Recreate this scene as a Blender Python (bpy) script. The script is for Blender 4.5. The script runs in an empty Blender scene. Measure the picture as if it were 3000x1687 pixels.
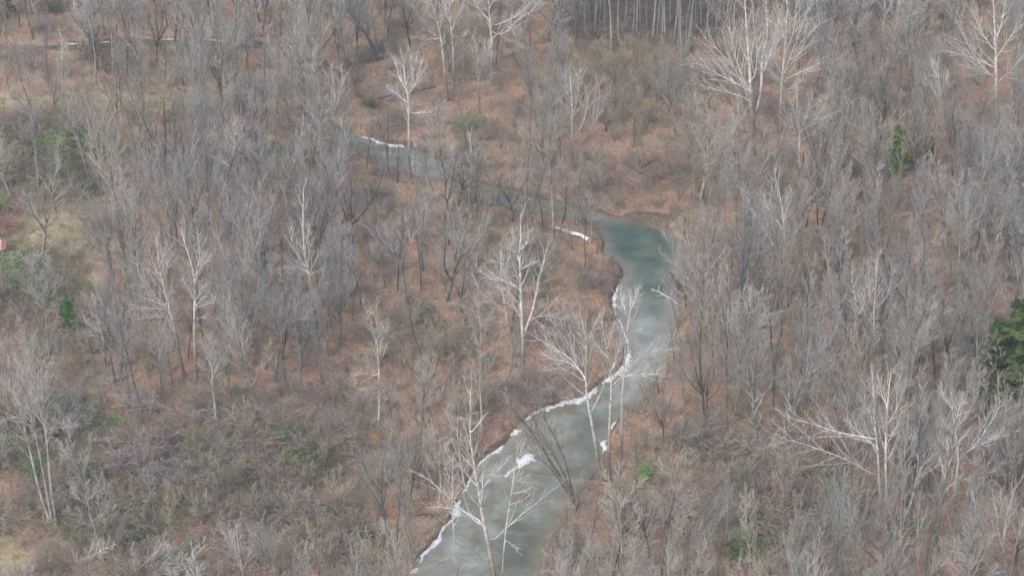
import bpy, math, random
import numpy as np
from math import radians, sin, cos, tan, pi

# ------------------------------------------------------------------ camera
SC = bpy.context.scene
COL = SC.collection
IW, IH = 3000.0, 1687.0           # the photograph's pixel grid, used to read places off it
HFOV, PITCH, DIST = radians(22.0), radians(30.0), 450.0
FPX = IW / 2 / tan(HFOV / 2)
CAMZ = DIST * sin(PITCH)
cam_data = bpy.data.cameras.new('camera')
cam = bpy.data.objects.new('camera', cam_data)
COL.objects.link(cam)
cam.location = (0, 0, CAMZ)
cam.rotation_euler = (pi / 2 - PITCH, 0, 0)
cam_data.sensor_fit = 'HORIZONTAL'
cam_data.angle = HFOV
cam_data.clip_start = 1.0
cam_data.clip_end = 20000.0
SC.camera = cam
SC.render.resolution_x, SC.render.resolution_y = 1024, 575

# ------------------------------------------------------------------ sky and sun
SUN_EL, SUN_AZ = radians(48), radians(215)     # azimuth the light comes from, clockwise from +Y
world = bpy.data.worlds.new('World')
SC.world = world
world.use_nodes = True
wn = world.node_tree
wn.nodes.clear()
sky = wn.nodes.new('ShaderNodeTexSky')
sky.sky_type = 'NISHITA'
sky.sun_disc = False
sky.sun_elevation = SUN_EL
sky.sun_rotation = SUN_AZ
sky.air_density = 1.0
sky.dust_density = 3.8
sky.ozone_density = 1.0
bg = wn.nodes.new('ShaderNodeBackground')
bg.inputs['Strength'].default_value = 0.15
wo = wn.nodes.new('ShaderNodeOutputWorld')
wn.links.new(sky.outputs[0], bg.inputs['Color'])
wn.links.new(bg.outputs[0], wo.inputs['Surface'])
sun_data = bpy.data.lights.new('sun', 'SUN')
sun_data.energy = 0.9
sun_data.angle = radians(50)
sun_data.color = (1.0, 0.985, 0.965)
sun = bpy.data.objects.new('sun', sun_data)
COL.objects.link(sun)
sun.rotation_euler = (pi / 2 - SUN_EL, 0, pi - SUN_AZ)
sun.location = (0, 0, 300)

SC.view_settings.view_transform = 'Standard'
SC.view_settings.look = 'None'
SC.view_settings.gamma = 1.0
SC.view_settings.exposure = 0.9
SC.cycles.max_bounces = 5
SC.cycles.diffuse_bounces = 3
SC.cycles.use_denoising = True
SC.cycles.denoiser = 'OPENIMAGEDENOISE'
SC.cycles.denoising_input_passes = 'RGB_ALBEDO_NORMAL'
SC.cycles.denoising_prefilter = 'NONE'

random.seed(7)
HAZE = 0.00026
RNG = np.random.default_rng(11)

# ------------------------------------------------------------------ reading places off the photograph
def ray(u, v):
    u = np.asarray(u, float); v = np.asarray(v, float)
    a = (u - IW / 2) / FPX
    b = -(v - IH / 2) / FPX
    return a, cos(PITCH) + b * sin(PITCH), -sin(PITCH) + b * cos(PITCH)
def P(u, v, z=0.0):
    """Ground point (height z) seen at photo pixel u, v."""
    dx, dy, dz = ray(u, v)
    t = (z - CAMZ) / dz
    return np.stack([dx * t, dy * t, np.zeros_like(t) + z], -1)
def PY(u, v, y):
    """Point seen at pixel u, v on the upright plane at world depth y."""
    dx, dy, dz = ray(u, v)
    t = y / dy
    return np.stack([dx * t, np.zeros_like(t) + y, CAMZ + dz * t], -1)
def proj(p):
    p = np.asarray(p, float)
    x, y, z = p[..., 0], p[..., 1], p[..., 2] - CAMZ
    d = y * cos(PITCH) - z * sin(PITCH)
    up = y * sin(PITCH) + z * cos(PITCH)
    return IW / 2 + FPX * x / d, IH / 2 - FPX * up / d

# ------------------------------------------------------------------ materials
def new_mat(name):
    m = bpy.data.materials.new(name)
    m.use_nodes = True
    nt = m.node_tree
    b = nt.nodes['Principled BSDF']
    b.inputs['Roughness'].default_value = 0.9
    b.inputs['Specular IOR Level'].default_value = 0.15
    return m, nt, b
def nd(nt, typ, **kw):
    n = nt.nodes.new(typ)
    for k, v in kw.items():
        setattr(n, k, v)
    return n
def noise(nt, scale, detail=3, rough=0.6, coord='Object', vec=None):
    n = nd(nt, 'ShaderNodeTexNoise')
    n.inputs['Scale'].default_value = scale
    n.inputs['Detail'].default_value = detail
    n.inputs['Roughness'].default_value = rough
    if vec is None:
        tc = nd(nt, 'ShaderNodeTexCoord')
        vec = tc.outputs[coord]
    nt.links.new(vec, n.inputs['Vector'])
    return n.outputs['Fac']
def ramp(nt, fac, stops):
    r = nd(nt, 'ShaderNodeValToRGB')
    e = r.color_ramp.elements
    e[0].position, e[0].color = stops[0][0], (*stops[0][1], 1)
    e[1].position, e[1].color = stops[1][0], (*stops[1][1], 1)
    for p, c in stops[2:]:
        x = e.new(p); x.color = (*c, 1)
    nt.links.new(fac, r.inputs[0])
    return r.outputs[0]
def mix(nt, fac, a, b, typ='MIX'):
    m = nd(nt, 'ShaderNodeMix', data_type='RGBA', blend_type=typ)
    for s, v in ((m.inputs[0], fac), (m.inputs[6], a), (m.inputs[7], b)):
        if isinstance(v, (int, float)): s.default_value = v
        elif isinstance(v, tuple): s.default_value = (*v, 1)
        else: nt.links.new(v, s)
    return m.outputs[2]
def bark(name, dark, light, scale=2.5, tint=True, rough=0.9):
    m, nt, b = new_mat(name)
    c = ramp(nt, noise(nt, scale, 4), [(0.35, dark), (0.68, light)])
    if tint:
        oi = nd(nt, 'ShaderNodeObjectInfo')
        c = mix(nt, 1.0, c, oi.outputs['Color'], 'MULTIPLY')
    nt.links.new(c, b.inputs['Base Color'])
    b.inputs['Roughness'].default_value = rough
    return m
def sycamore_bark(name):
    """Flaking: brown plates low on the stem, bare cream-white wood higher up."""
    m, nt, b = new_mat(name)
    tc = nd(nt, 'ShaderNodeTexCoord')
    sep = nd(nt, 'ShaderNodeSeparateXYZ')
    nt.links.new(tc.outputs['Object'], sep.inputs[0])
    n1 = noise(nt, 0.55, 4)
    mul = nd(nt, 'ShaderNodeMath', operation='MULTIPLY_ADD')
    nt.links.new(n1, mul.inputs[0]); mul.inputs[1].default_value = 15.0
    nt.links.new(sep.outputs[2], mul.inputs[2])
    mr = nd(nt, 'ShaderNodeMapRange')
    nt.links.new(mul.outputs[0], mr.inputs[0])
    mr.inputs[1].default_value = 12.0; mr.inputs[2].default_value = 21.0
    plates = ramp(nt, noise(nt, 3.0, 4), [(0.35, (0.13, 0.10, 0.08)), (0.65, (0.30, 0.26, 0.21))])
    white = ramp(nt, noise(nt, 1.6, 5), [(0.32, (0.26, 0.24, 0.19)), (0.44, (0.50, 0.49, 0.45)), (0.60, (0.70, 0.705, 0.69)), (0.75, (0.80, 0.81, 0.80))])
    c = mix(nt, mr.outputs[0], plates, white)
    oi = nd(nt, 'ShaderNodeObjectInfo')
    c = mix(nt, 1.0, c, oi.outputs['Color'], 'MULTIPLY')
    nt.links.new(c, b.inputs['Base Color'])
    return m
M = {}
M['syc'] = sycamore_bark('sycamore_bark')
M['syc_twig'] = bark('sycamore_twig', (0.3, 0.27, 0.215), (0.5, 0.465, 0.39), 0.3)
M['grey'] = bark('grey_bark', (0.15, 0.15, 0.138), (0.4, 0.4, 0.38), 0.8)
M['grey_twig'] = bark('grey_twig', (0.29, 0.288, 0.265), (0.51, 0.508, 0.48), 0.3)  # paler than the bark: sky light on the crowns put into the colour
M['dark'] = bark('dark_bark', (0.065, 0.055, 0.045), (0.16, 0.14, 0.115), 1.0)
M['dark_twig'] = bark('dark_twig', (0.2, 0.195, 0.18), (0.37, 0.36, 0.335), 0.3)
M['brush'] = bark('brush_stem', (0.12, 0.10, 0.075), (0.26, 0.225, 0.17), 0.8)
M['brush_twig'] = bark('brush_twig', (0.28, 0.265, 0.205), (0.48, 0.46, 0.375), 0.3)
M['shrub_twig'] = bark('shrub_twig', (0.24, 0.225, 0.21), (0.44, 0.415, 0.39), 0.4)
M['needle'] = bark('evergreen_needles', (0.045, 0.105, 0.035), (0.11, 0.21, 0.06), 0.6)
M['leaf'] = bark('green_leaves', (0.075, 0.155, 0.04), (0.17, 0.29, 0.085), 0.8)
M['dead'] = bark('weathered_wood', (0.09, 0.075, 0.065), (0.25, 0.22, 0.20), 2.0, tint=False)
M['whitelog'] = bark('bleached_wood', (0.5, 0.48, 0.44), (0.85, 0.84, 0.82), 1.2, tint=False)
M['pole'] = bark('pole_wood', (0.16, 0.16, 0.14), (0.29, 0.29, 0.26), 3.0, tint=False)

# ------------------------------------------------------------------ mesh helpers
def mesh_from(name, V, Q, mat, smooth=True):
    """V (n,3) floats, Q (m,k) vertex indices."""
    me = bpy.data.meshes.new(name)
    V = np.asarray(V, np.float32); Q = np.asarray(Q, np.int32)
    k = Q.shape[1]
    me.vertices.add(len(V)); me.vertices.foreach_set('co', V.ravel())
    me.loops.add(Q.size); me.loops.foreach_set('vertex_index', Q.ravel())
    me.polygons.add(len(Q))
    me.polygons.foreach_set('loop_start', np.arange(0, Q.size, k, dtype=np.int32))
    me.polygons.foreach_set('use_smooth', np.full(len(Q), smooth))
    me.update(calc_edges=True)
    me.materials.append(mat)
    return me
def tubes(batches):
    """[(pts (B,n,3), radii (B,n), sides)] -> one vertex array and quads."""
    VV, QQ, off = [], [], 0
    for pts, rad, S in batches:
        B, n, _ = pts.shape
        if B == 0: continue
        t = np.gradient(pts, axis=1)
        t /= np.linalg.norm(t, axis=2, keepdims=True) + 1e-9
        overall = pts[:, -1] - pts[:, 0]
        ax = np.argmin(np.abs(overall), axis=1)
        ref = np.eye(3)[ax][:, None, :]
        b1 = np.cross(t, ref); b1 /= np.linalg.norm(b1, axis=2, keepdims=True) + 1e-9
        b2 = np.cross(t, b1)
        a = np.arange(S) * 2 * pi / S
        ring = (pts[:, :, None, :] + rad[:, :, None, None] *
                (np.cos(a)[None, None, :, None] * b1[:, :, None, :] + np.sin(a)[None, None, :, None] * b2[:, :, None, :]))
        VV.append(ring.reshape(-1, 3))
        idx = np.arange(B * n * S).reshape(B, n, S) + off
        nx = np.roll(idx, -1, axis=2)
        QQ.append(np.stack([idx[:, :-1], nx[:, :-1], nx[:, 1:], idx[:, 1:]], -1).reshape(-1, 4))
        off += B * n * S
    return np.concatenate(VV), np.concatenate(QQ)
def norm(a):
    return a / (np.linalg.norm(a, axis=-1, keepdims=True) + 1e-9)
def grow(start, d, L, r0, r1, n, wob, up, rng):
    B = len(start)
    pts = np.zeros((B, n, 3)); pts[:, 0] = start
    d = norm(d.astype(float)); st = (L / (n - 1))[:, None]
    upv = np.array([0, 0, 1.0])
    for i in range(1, n):
        d = norm(d + rng.normal(0, wob, (B, 3)) + upv * up)
        pts[:, i] = pts[:, i - 1] + d * st
    w = np.linspace(0, 1, n)[None, :]
    return pts, r0[:, None] * (1 - w) + r1[:, None] * w
def spawn(pts, rad, L, k, t0, t1, ang, ang_sd, lf, rf, n, wob, up, rng, rtip=0.012, taper=0.55, rmin=0.012):
    """k children on every parent polyline, shorter towards its tip."""
    B, N, _ = pts.shape
    idx = np.repeat(np.arange(B), k)
    t = (np.tile(np.arange(k), B) + rng.random(B * k)) / k
    t = t0 + (t1 - t0) * t
    f = np.clip(t * (N - 1), 0, N - 1.001); i = f.astype(int); fr = (f - i)[:, None]
    pos = pts[idx, i] * (1 - fr) + pts[idx, i + 1] * fr
    tan_ = norm(pts[idx, i + 1] - pts[idx, i])
    r = rad[idx, i] * (1 - fr[:, 0]) + rad[idx, i + 1] * fr[:, 0]
    h = np.abs(tan_[:, 2:3]) < 0.9
    ref = np.where(h, np.array([[0, 0, 1.0]]), np.array([[1.0, 0, 0]]))
    p1 = norm(np.cross(tan_, ref)); p2 = np.cross(tan_, p1)
    az = np.tile(np.arange(k) * 2.4, B) + np.repeat(rng.random(B) * 6.28, k) + rng.normal(0, 0.5, B * k)
    a = ang + rng.normal(0, ang_sd, B * k)
    d = np.cos(a)[:, None] * tan_ + np.sin(a)[:, None] * (np.cos(az)[:, None] * p1 + np.sin(az)[:, None] * p2)
    Lc = L[idx] * lf * (1 - taper * t) * rng.uniform(0.65, 1.25, B * k)
    r0 = np.maximum(r * rf, rmin)
    p, q = grow(pos, d, Lc, r0, np.full(len(r0), rtip), n, wob, up, rng)
    return p, q, Lc

def link(ob, parent=None):
    COL.objects.link(ob)
    if parent is not None: ob.parent = parent
    return ob
def mobj(name, me, parent=None, color=None):
    o = bpy.data.objects.new(name, me)
    if color is not None: o.color = (*color, 1)
    return link(o, parent)
def empty(name, loc=(0, 0, 0), rz=0, sc=1.0):
    o = bpy.data.objects.new(name, None)
    o.empty_display_size = 0.5
    o.location = loc; o.rotation_euler = (0, 0, rz)
    o.scale = (sc, sc, sc) if np.isscalar(sc) else sc
    return link(o)
def tag(o, label, cat, group=None):
    o['label'] = label; o['category'] = cat
    if group: o['group'] = group
    return o
def kind(o, k, label=None):
    o['kind'] = k
    if label: o['label'] = label
    return o
def box_arrays(cx, cy, cz, sx, sy, sz):
    v = np.array([[x, y, z] for x in (-.5, .5) for y in (-.5, .5) for z in (-.5, .5)]) * [sx, sy, sz] + [cx, cy, cz]
    q = np.array([[0, 1, 3, 2], [4, 6, 7, 5], [0, 4, 5, 1], [2, 3, 7, 6], [0, 2, 6, 4], [1, 5, 7, 3]])
    return v, q
def join(parts):
    V, Q, o = [], [], 0
    for v, q in parts:
        V.append(v); Q.append(np.asarray(q) + o); o += len(v)
    return np.concatenate(V), np.concatenate(Q)

# ------------------------------------------------------------------ the creek's course (photo pixels)
K = 3000 / 2576.0
WZ = -0.9                                # water level
left_bank = [(1150, 1840), (1205, 1690), (1237, 1630), (1279, 1578), (1333, 1502), (1374, 1415), (1403, 1351), (1456, 1316), (1514, 1264),
             (1560, 1217), (1630, 1182), (1712, 1165), (1782, 1112), (1828, 1080), (1842, 1030), (1832, 985), (1812, 935), (1802, 885),
             (1804, 855), (1816, 825), (1822, 795), (1808, 772), (1790, 756), (1772, 735), (1768, 700), (1745, 672), (1690, 645),
             (1600, 630), (1520, 622), (1410, 590), (1300, 535), (1190, 505), (1090, 468), (1010, 425), (960, 395)]
right_bank = [(950, 368), (1050, 395), (1120, 415), (1190, 430), (1225, 440), (1265, 455), (1330, 500), (1400, 540), (1520, 570),
              (1640, 600), (1760, 630), (1830, 645), (1900, 652), (1960, 672), (1985, 705), (1995, 760), (1985, 820), (1980, 890), (1977, 950),
              (1968, 1010), (1945, 1070), (1900, 1140), (1860, 1190), (1815, 1215), (1796, 1250), (1772, 1290), (1760, 1330), (1748, 1365), (1720, 1400),
              (1680, 1435), (1660, 1470), (1640, 1530), (1600, 1590), (1560, 1690), (1530, 1850)]
creek_px = np.array(left_bank + right_bank, float)
far_px = np.array([(-150, 150), (60, 140), (198, 130), (320, 124), (450, 117), (520, 117), (605, 118), (720, 125), (830, 132), (900, 140),
                   (900, 150), (780, 146), (660, 142), (560, 134), (440, 136), (330, 145), (240, 146), (100, 156), (-150, 168)], float)
def densify(poly, step=2.0, jit=0.25, seed=1):
    r = np.random.default_rng(seed)
    out = []
    for i in range(len(poly)):
        a, b = poly[i], poly[(i + 1) % len(poly)]
        n = max(1, int(np.linalg.norm(b - a) / step))
        for k in range(n):
            out.append(a + (b - a) * k / n)
    out = np.array(out)
    out[:, :2] += r.normal(0, jit, (len(out), 2))
    return out
def sub(p): return P(p[:, 0], p[:, 1], WZ)
CREEK = densify(sub(creek_px)[:, :2], 1.6, 0.22, 3)
FAR = densify(sub(far_px)[:, :2], 2.0, 0.25, 4)
def inside(poly, x, y):
    c = np.zeros(np.shape(x), bool)
    xa, ya = poly[:, 0], poly[:, 1]
    j = len(poly) - 1
    for i in range(len(poly)):
        m = ((ya[i] > y) != (ya[j] > y))
        with np.errstate(divide='ignore', invalid='ignore'):
            m &= x < (xa[j] - xa[i]) * (y - ya[i]) / (ya[j] - ya[i] + 1e-12) + xa[i]
        c ^= m
        j = i
    return c
def seg_dist(poly, x, y):
    d = np.full(np.shape(x), 1e9)
    for i in range(len(poly)):
        a = poly[i]; b = poly[(i + 1) % len(poly)]
        e = b - a; l = e @ e + 1e-9
        t = np.clip(((x - a[0]) * e[0] + (y - a[1]) * e[1]) / l, 0, 1)
        d = np.minimum(d, np.hypot(x - a[0] - t * e[0], y - a[1] - t * e[1]))
    return d
def creek_sd(x, y):
    """Signed distance to the nearest water's edge, negative in the water."""
    x = np.asarray(x, float); y = np.asarray(y, float)
    out = np.full(x.shape, 60.0)
    for poly in (CREEK, FAR):
        lo, hi = poly.min(0) - 12, poly.max(0) + 12
        m = (x > lo[0]) & (x < hi[0]) & (y > lo[1]) & (y < hi[1])
        if m.any():
            d = seg_dist(poly, x[m], y[m])
            s = np.where(inside(poly, x[m], y[m]), -d, d)
            out[m] = np.minimum(out[m], s)
    return out
# smooth value noise for shaping the ground
_tab = np.random.default_rng(5).random((256, 256))
def vnoise(x, y, s):
    x = np.asarray(x) / s; y = np.asarray(y) / s
    i = np.floor(x).astype(int); j = np.floor(y).astype(int)
    fx = x - i; fy = y - j
    fx = fx * fx * (3 - 2 * fx); fy = fy * fy * (3 - 2 * fy)
    g = lambda a, b: _tab[a % 256, b % 256]
    return (g(i, j) * (1 - fx) + g(i + 1, j) * fx) * (1 - fy) + (g(i, j + 1) * (1 - fx) + g(i + 1, j + 1) * fx) * fy
def smooth(a, b, x):
    t = np.clip((x - a) / (b - a), 0, 1)
    return t * t * (3 - 2 * t)
def ground_z(x, y, sd=None):
    if sd is None: sd = creek_sd(x, y)
    h = (vnoise(x, y, 45) - 0.5) * 1.2 + (vnoise(x + 90, y, 14) - 0.5) * 0.5 + (vnoise(x, y + 50, 4) - 0.5) * 0.22
    land = smooth(0.3, 2.2, sd)
    bw = .5 + 1.8 * vnoise(x + 31, y + 17, 7)
    bank = -1.5 + (1.5 + 0.10) * smooth(-.7, bw, sd)
    return bank + h * land - 0.15
def GZ(x, y):
    return float(ground_z(np.array([x]), np.array([y]))[0])

# regions painted as soft ellipses in photo pixels: (u, v, ru, rv)
def ell(u, v, cu, cv, ru, rv, soft=0.35):
    d = np.hypot((u - cu) / ru, (v - cv) / rv)
    return 1 - smooth(1 - soft, 1 + soft, d)
MEADOW = [(130, 705, 220, 72), (240, 635, 100, 50), (330, 300, 480, 34), (10, 1640, 75, 70)]
GREENS = [(170, 540, 190, 60), (700, 1360, 330, 120), (330, 1480, 250, 120), (60, 420, 300, 75), (60, 830, 210, 120), (760, 1300, 250, 80), (640, 1420, 150, 80), (150, 1250, 160, 120), (2230, 1560, 130, 70), (2350, 1480, 200, 140)]
OPEN_LL = [(760, 1280, 420, 140), (520, 1380, 300, 110)]
OPEN_C = [(1330, 1110, 300, 170), (1260, 300, 260, 170), (1640, 960, 170, 140), (1850, 480, 200, 110)]
OPEN_LR = [(2170, 1450, 240, 150)]
THICKET = [(1830, 290, 240, 130), (1180, 1090, 120, 150), (1950, 1560, 200, 130), (930, 1450, 180, 120)]
def area(u, v, L):
    r = np.zeros(np.shape(u))
    for e in L: r = np.maximum(r, ell(u, v, *e))
    return r

# ------------------------------------------------------------------ ground
def axis(lo, hi, step, far, fac=1.25):
    a = list(np.arange(lo, hi + step, step))
    s = step
    while a[-1] < far[1]: s *= fac; a.append(a[-1] + s)
    s = step
    while a[0] > far[0]: s *= fac; a.insert(0, a[0] - s)
    return np.array(a)
gx = axis(-140, 140, 0.7, (-4000, 4000))
gy = axis(262, 575, 0.75, (-3000, 6000))
GX, GY = np.meshgrid(gx, gy)
SD = creek_sd(GX.ravel(), GY.ravel()).reshape(GX.shape)
GH = ground_z(GX, GY, SD)
nV = len(gx)
ii = np.arange(GX.size).reshape(GX.shape)
quads = np.stack([ii[:-1, :-1], ii[:-1, 1:], ii[1:, 1:], ii[1:, :-1]], -1).reshape(-1, 4)

gm, nt, b = new_mat('leaf_litter')
tc = nd(nt, 'ShaderNodeTexCoord')
big = noise(nt, 0.06, 4, vec=tc.outputs['Object'])
mid = noise(nt, 0.45, 5, 0.7, vec=tc.outputs['Object'])
fine = noise(nt, 2.0, 6, 0.82, vec=tc.outputs['Object'])
litter = ramp(nt, fine, [(0.34, (0.11, 0.068, 0.047)), (0.45, (0.37, 0.195, 0.112)), (0.56, (0.48, 0.278, 0.162)), (0.68, (0.63, 0.45, 0.305))])
litter2 = ramp(nt, fine, [(0.34, (0.08, 0.065, 0.052)), (0.50, (0.29, 0.225, 0.175)), (0.68, (0.52, 0.43, 0.34))])
f1 = nd(nt, 'ShaderNodeMapRange'); nt.links.new(mid, f1.inputs[0]); f1.inputs[1].default_value = 0.40; f1.inputs[2].default_value = 0.62
c = mix(nt, f1.outputs[0], litter, litter2)
f2 = nd(nt, 'ShaderNodeMapRange'); nt.links.new(big, f2.inputs[0]); f2.inputs[1].default_value = 0.50; f2.inputs[2].default_value = 0.62; f2.inputs[4].default_value = .85
dark_litter = ramp(nt, fine, [(0.34, (0.045, 0.033, 0.03)), (0.50, (0.19, 0.125, 0.10)), (0.68, (0.38, 0.28, 0.225))])  # broad darker patches in the litter, spread by noise
c = mix(nt, f2.outputs[0], c, dark_litter)
tanp = ramp(nt, fine, [(0.34, (0.13, 0.10, 0.07)), (0.50, (0.34, 0.265, 0.185)), (0.68, (0.56, 0.46, 0.34))])
n_t = noise(nt, 0.17, 5, 0.65, vec=tc.outputs['Object'])
f3 = nd(nt, 'ShaderNodeMapRange'); nt.links.new(n_t, f3.inputs[0]); f3.inputs[1].default_value = 0.50; f3.inputs[2].default_value = 0.60; f3.inputs[4].default_value = .85
c = mix(nt, f3.outputs[0], c, tanp)
n_g = noise(nt, 0.11, 5, 0.7, vec=tc.outputs['Generated'] if False else tc.outputs['Object'])
mossy = ramp(nt, fine, [(0.34, (0.05, 0.05, 0.028)), (0.52, (0.17, 0.155, 0.085)), (0.70, (0.33, 0.29, 0.17))])
f4 = nd(nt, 'ShaderNodeMapRange'); nt.links.new(n_g, f4.inputs[0]); f4.inputs[1].default_value = 0.57; f4.inputs[2].default_value = 0.66; f4.inputs[4].default_value = .7
c = mix(nt, f4.outputs[0], c, mossy)
straw = ramp(nt, fine, [(0.34, (0.17, 0.14, 0.085)), (0.52, (0.37, 0.315, 0.20)), (0.68, (0.54, 0.47, 0.325))])
green = ramp(nt, fine, [(0.32, (0.045, 0.055, 0.025)), (0.52, (0.14, 0.15, 0.07)), (0.70, (0.27, 0.27, 0.13))])
mud_dark_ground = ramp(nt, fine, [(0.36, (0.05, 0.038, 0.028)), (0.65, (0.24, 0.185, 0.135))])  # mud of the creek banks, also used for the darker ground patches
at = nd(nt, 'ShaderNodeVertexColor', layer_name='cover')
sp = nd(nt, 'ShaderNodeSeparateColor'); nt.links.new(at.outputs[0], sp.inputs[0])
def edge(chan, lo=0.35, hi=0.65):
    a = nd(nt, 'ShaderNodeMath', operation='ADD'); nt.links.new(chan, a.inputs[0])
    s = nd(nt, 'ShaderNodeMath', operation='MULTIPLY_ADD'); nt.links.new(mid, s.inputs[0]); s.inputs[1].default_value = 0.9; s.inputs[2].default_value = -0.45
    nt.links.new(s.outputs[0], a.inputs[1])
    m_ = nd(nt, 'ShaderNodeMapRange'); nt.links.new(a.outputs[0], m_.inputs[0]); m_.inputs[1].default_value = lo; m_.inputs[2].default_value = hi
    return m_.outputs[0]
c = mix(nt, edge(sp.outputs[0]), c, straw)
c = mix(nt, edge(sp.outputs[1]), c, green)
c = mix(nt, edge(sp.outputs[2]), c, mud_dark_ground)
nt.links.new(c, b.inputs['Base Color'])
bp = nd(nt, 'ShaderNodeBump'); bp.inputs['Strength'].default_value = 0.8; bp.inputs['Distance'].default_value = 0.25
nt.links.new(fine, bp.inputs['Height']); nt.links.new(bp.outputs[0], b.inputs['Normal'])
gme = mesh_from('ground', np.stack([GX, GY, GH], -1).reshape(-1, 3), quads, gm)
uu, vv = proj(np.stack([GX, GY, np.zeros_like(GX)], -1).reshape(-1, 3))
infront = GY.ravel() > 150
cov = np.zeros((GX.size, 4), np.float32); cov[:, 3] = 1
cov[:, 0] = area(uu, vv, MEADOW) * infront
cov[:, 1] = 0.8 * area(uu, vv, GREENS) * infront
cov[:, 2] = .8 * area(uu, vv, [(1880, 50, 250, 110), (2480, 20, 200, 60), (1880, 640, 110, 22)]) * infront  # darker ground under the top grove, at the top edge and pool head
cov[:, 2] = np.maximum(cov[:, 2], (1 - smooth(0.2, 1.3, np.abs(SD.ravel() - 0.2))) * (.35 + .9 * vnoise(GX.ravel(), GY.ravel(), 5)))
ca = gme.color_attributes.new('cover', 'FLOAT_COLOR', 'POINT')
ca.data.foreach_set('color', cov.ravel())
ground = kind(mobj('ground', gme), 'structure', 'forest floor of rust-brown fallen leaves with tan grass patches')

# ------------------------------------------------------------------ water
def water_mesh(name, poly, mat, deep=None, step=1.0):
    lo, hi = poly.min(0) - 1.5, poly.max(0) + 1.5
    x = np.arange(lo[0], hi[0], step); y = np.arange(lo[1], hi[1], step)
    X, Y = np.meshgrid(x, y)
    s = np.where(inside(poly, X.ravel(), Y.ravel()), -1, 1) * seg_dist(poly, X.ravel(), Y.ravel())
    s = s.reshape(X.shape)
    idx = np.arange(X.size).reshape(X.shape)
    q = np.stack([idx[:-1, :-1], idx[:-1, 1:], idx[1:, 1:], idx[1:, :-1]], -1).reshape(-1, 4)
    keep = s.ravel()[q].min(1) < 1.2
    q = q[keep]
    used = np.unique(q); remap = -np.ones(X.size, int); remap[used] = np.arange(len(used))
    V = np.stack([X, Y, np.full_like(X, WZ)], -1).reshape(-1, 3)[used]
    me = mesh_from(name, V, remap[q], mat)
    u, v = proj(V)
    col = np.zeros((len(V), 4), np.float32); col[:, 3] = 1
    col[:, 0] = deep(u, v, s.ravel()[used])
    col[:, 1] = smooth(-2.6, -0.1, s.ravel()[used])
    col[:, 2] = np.maximum(.75 * ell(u, v, 1880, 930, 85, 170, .7), .5 * ell(u, v, 1300, 1640, 80, 80, .7))
    a = me.color_attributes.new('depth', 'FLOAT_COLOR', 'POINT'); a.data.foreach_set('color', col.ravel())
    return me
wm, nt, b = new_mat('murky_water')
tc = nd(nt, 'ShaderNodeTexCoord')
at = nd(nt, 'ShaderNodeVertexColor', layer_name='depth')
sp = nd(nt, 'ShaderNodeSeparateColor'); nt.links.new(at.outputs[0], sp.inputs[0])
n1 = noise(nt, 0.22, 6, 0.68, vec=tc.outputs['Object'])
n2 = noise(nt, 1.1, 4, 0.6, vec=tc.outputs['Object'])
shallow = ramp(nt, n1, [(0.36, (0.165, 0.14, 0.09)), (0.47, (0.18, 0.182, 0.14)), (0.58, (0.235, 0.258, 0.222)), (0.68, (0.31, 0.335, 0.305))])
deepc = ramp(nt, n1, [(0.38, (0.045, 0.075, 0.058)), (0.50, (0.07, 0.105, 0.072)), (0.64, (0.105, 0.125, 0.068))])
palew = ramp(nt, n1, [(0.36, (0.20, 0.215, 0.185)), (0.55, (0.28, 0.305, 0.28)), (0.68, (0.34, 0.365, 0.35))])
c = mix(nt, sp.outputs[2], shallow, palew)
c = mix(nt, sp.outputs[0], c, deepc)
e1 = nd(nt, 'ShaderNodeMath', operation='MULTIPLY'); nt.links.new(sp.outputs[1], e1.inputs[0]); nt.links.new(n2, e1.inputs[1])
c = mix(nt, e1.outputs[0], c, (0.24, 0.20, 0.15))
nt.links.new(c, b.inputs['Base Color'])
b.inputs['Roughness'].default_value = 0.04
b.inputs['IOR'].default_value = 1.33
b.inputs['Specular IOR Level'].default_value = 0.5
wv = nd(nt, 'ShaderNodeBump'); wv.inputs['Strength'].default_value = 0.22; wv.inputs['Distance'].default_value = 0.12
n3 = noise(nt, 1.8, 3, 0.5, vec=tc.outputs['Object'])
nt.links.new(n3, wv.inputs['Height']); nt.links.new(wv.outputs[0], b.inputs['Normal'])
def deep1(u, v, s):
    d = np.maximum(ell(u, v, 1890, 705, 130, 85, 0.35), 0.85 * ell(u, v, 1910, 800, 65, 120, 0.6))
    d = np.maximum(d, 0.5 * ell(u, v, 1450, 590, 160, 60, .6))
    d = np.maximum(d, 0.42 * ell(u, v, 1745, 1290, 60, 150, .7))
    d = np.maximum(d, 0.5 * ell(u, v, 1550, 1600, 90, 110, .7))
    return d
kind(mobj('creek_water', water_mesh('creek_water', CREEK, wm, deep1)), 'structure', 'murky grey-green creek winding through the bare wood')
fm_, nt, b = new_mat('olive_water')
nt.links.new(ramp(nt, noise(nt, .3, 4), [(.35, (.07, .065, .04)), (.65, (.16, .145, .09))]), b.inputs['Base Color'])
b.inputs['Roughness'].default_value = .08; b.inputs['IOR'].default_value = 1.33; b.inputs['Specular IOR Level'].default_value = .35
kind(mobj('creek_water', water_mesh('far_creek_water', FAR, fm_, lambda u, v, s: np.full(np.shape(u), 0.75))), 'structure', 'dark olive strip of creek behind the far trees')

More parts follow.
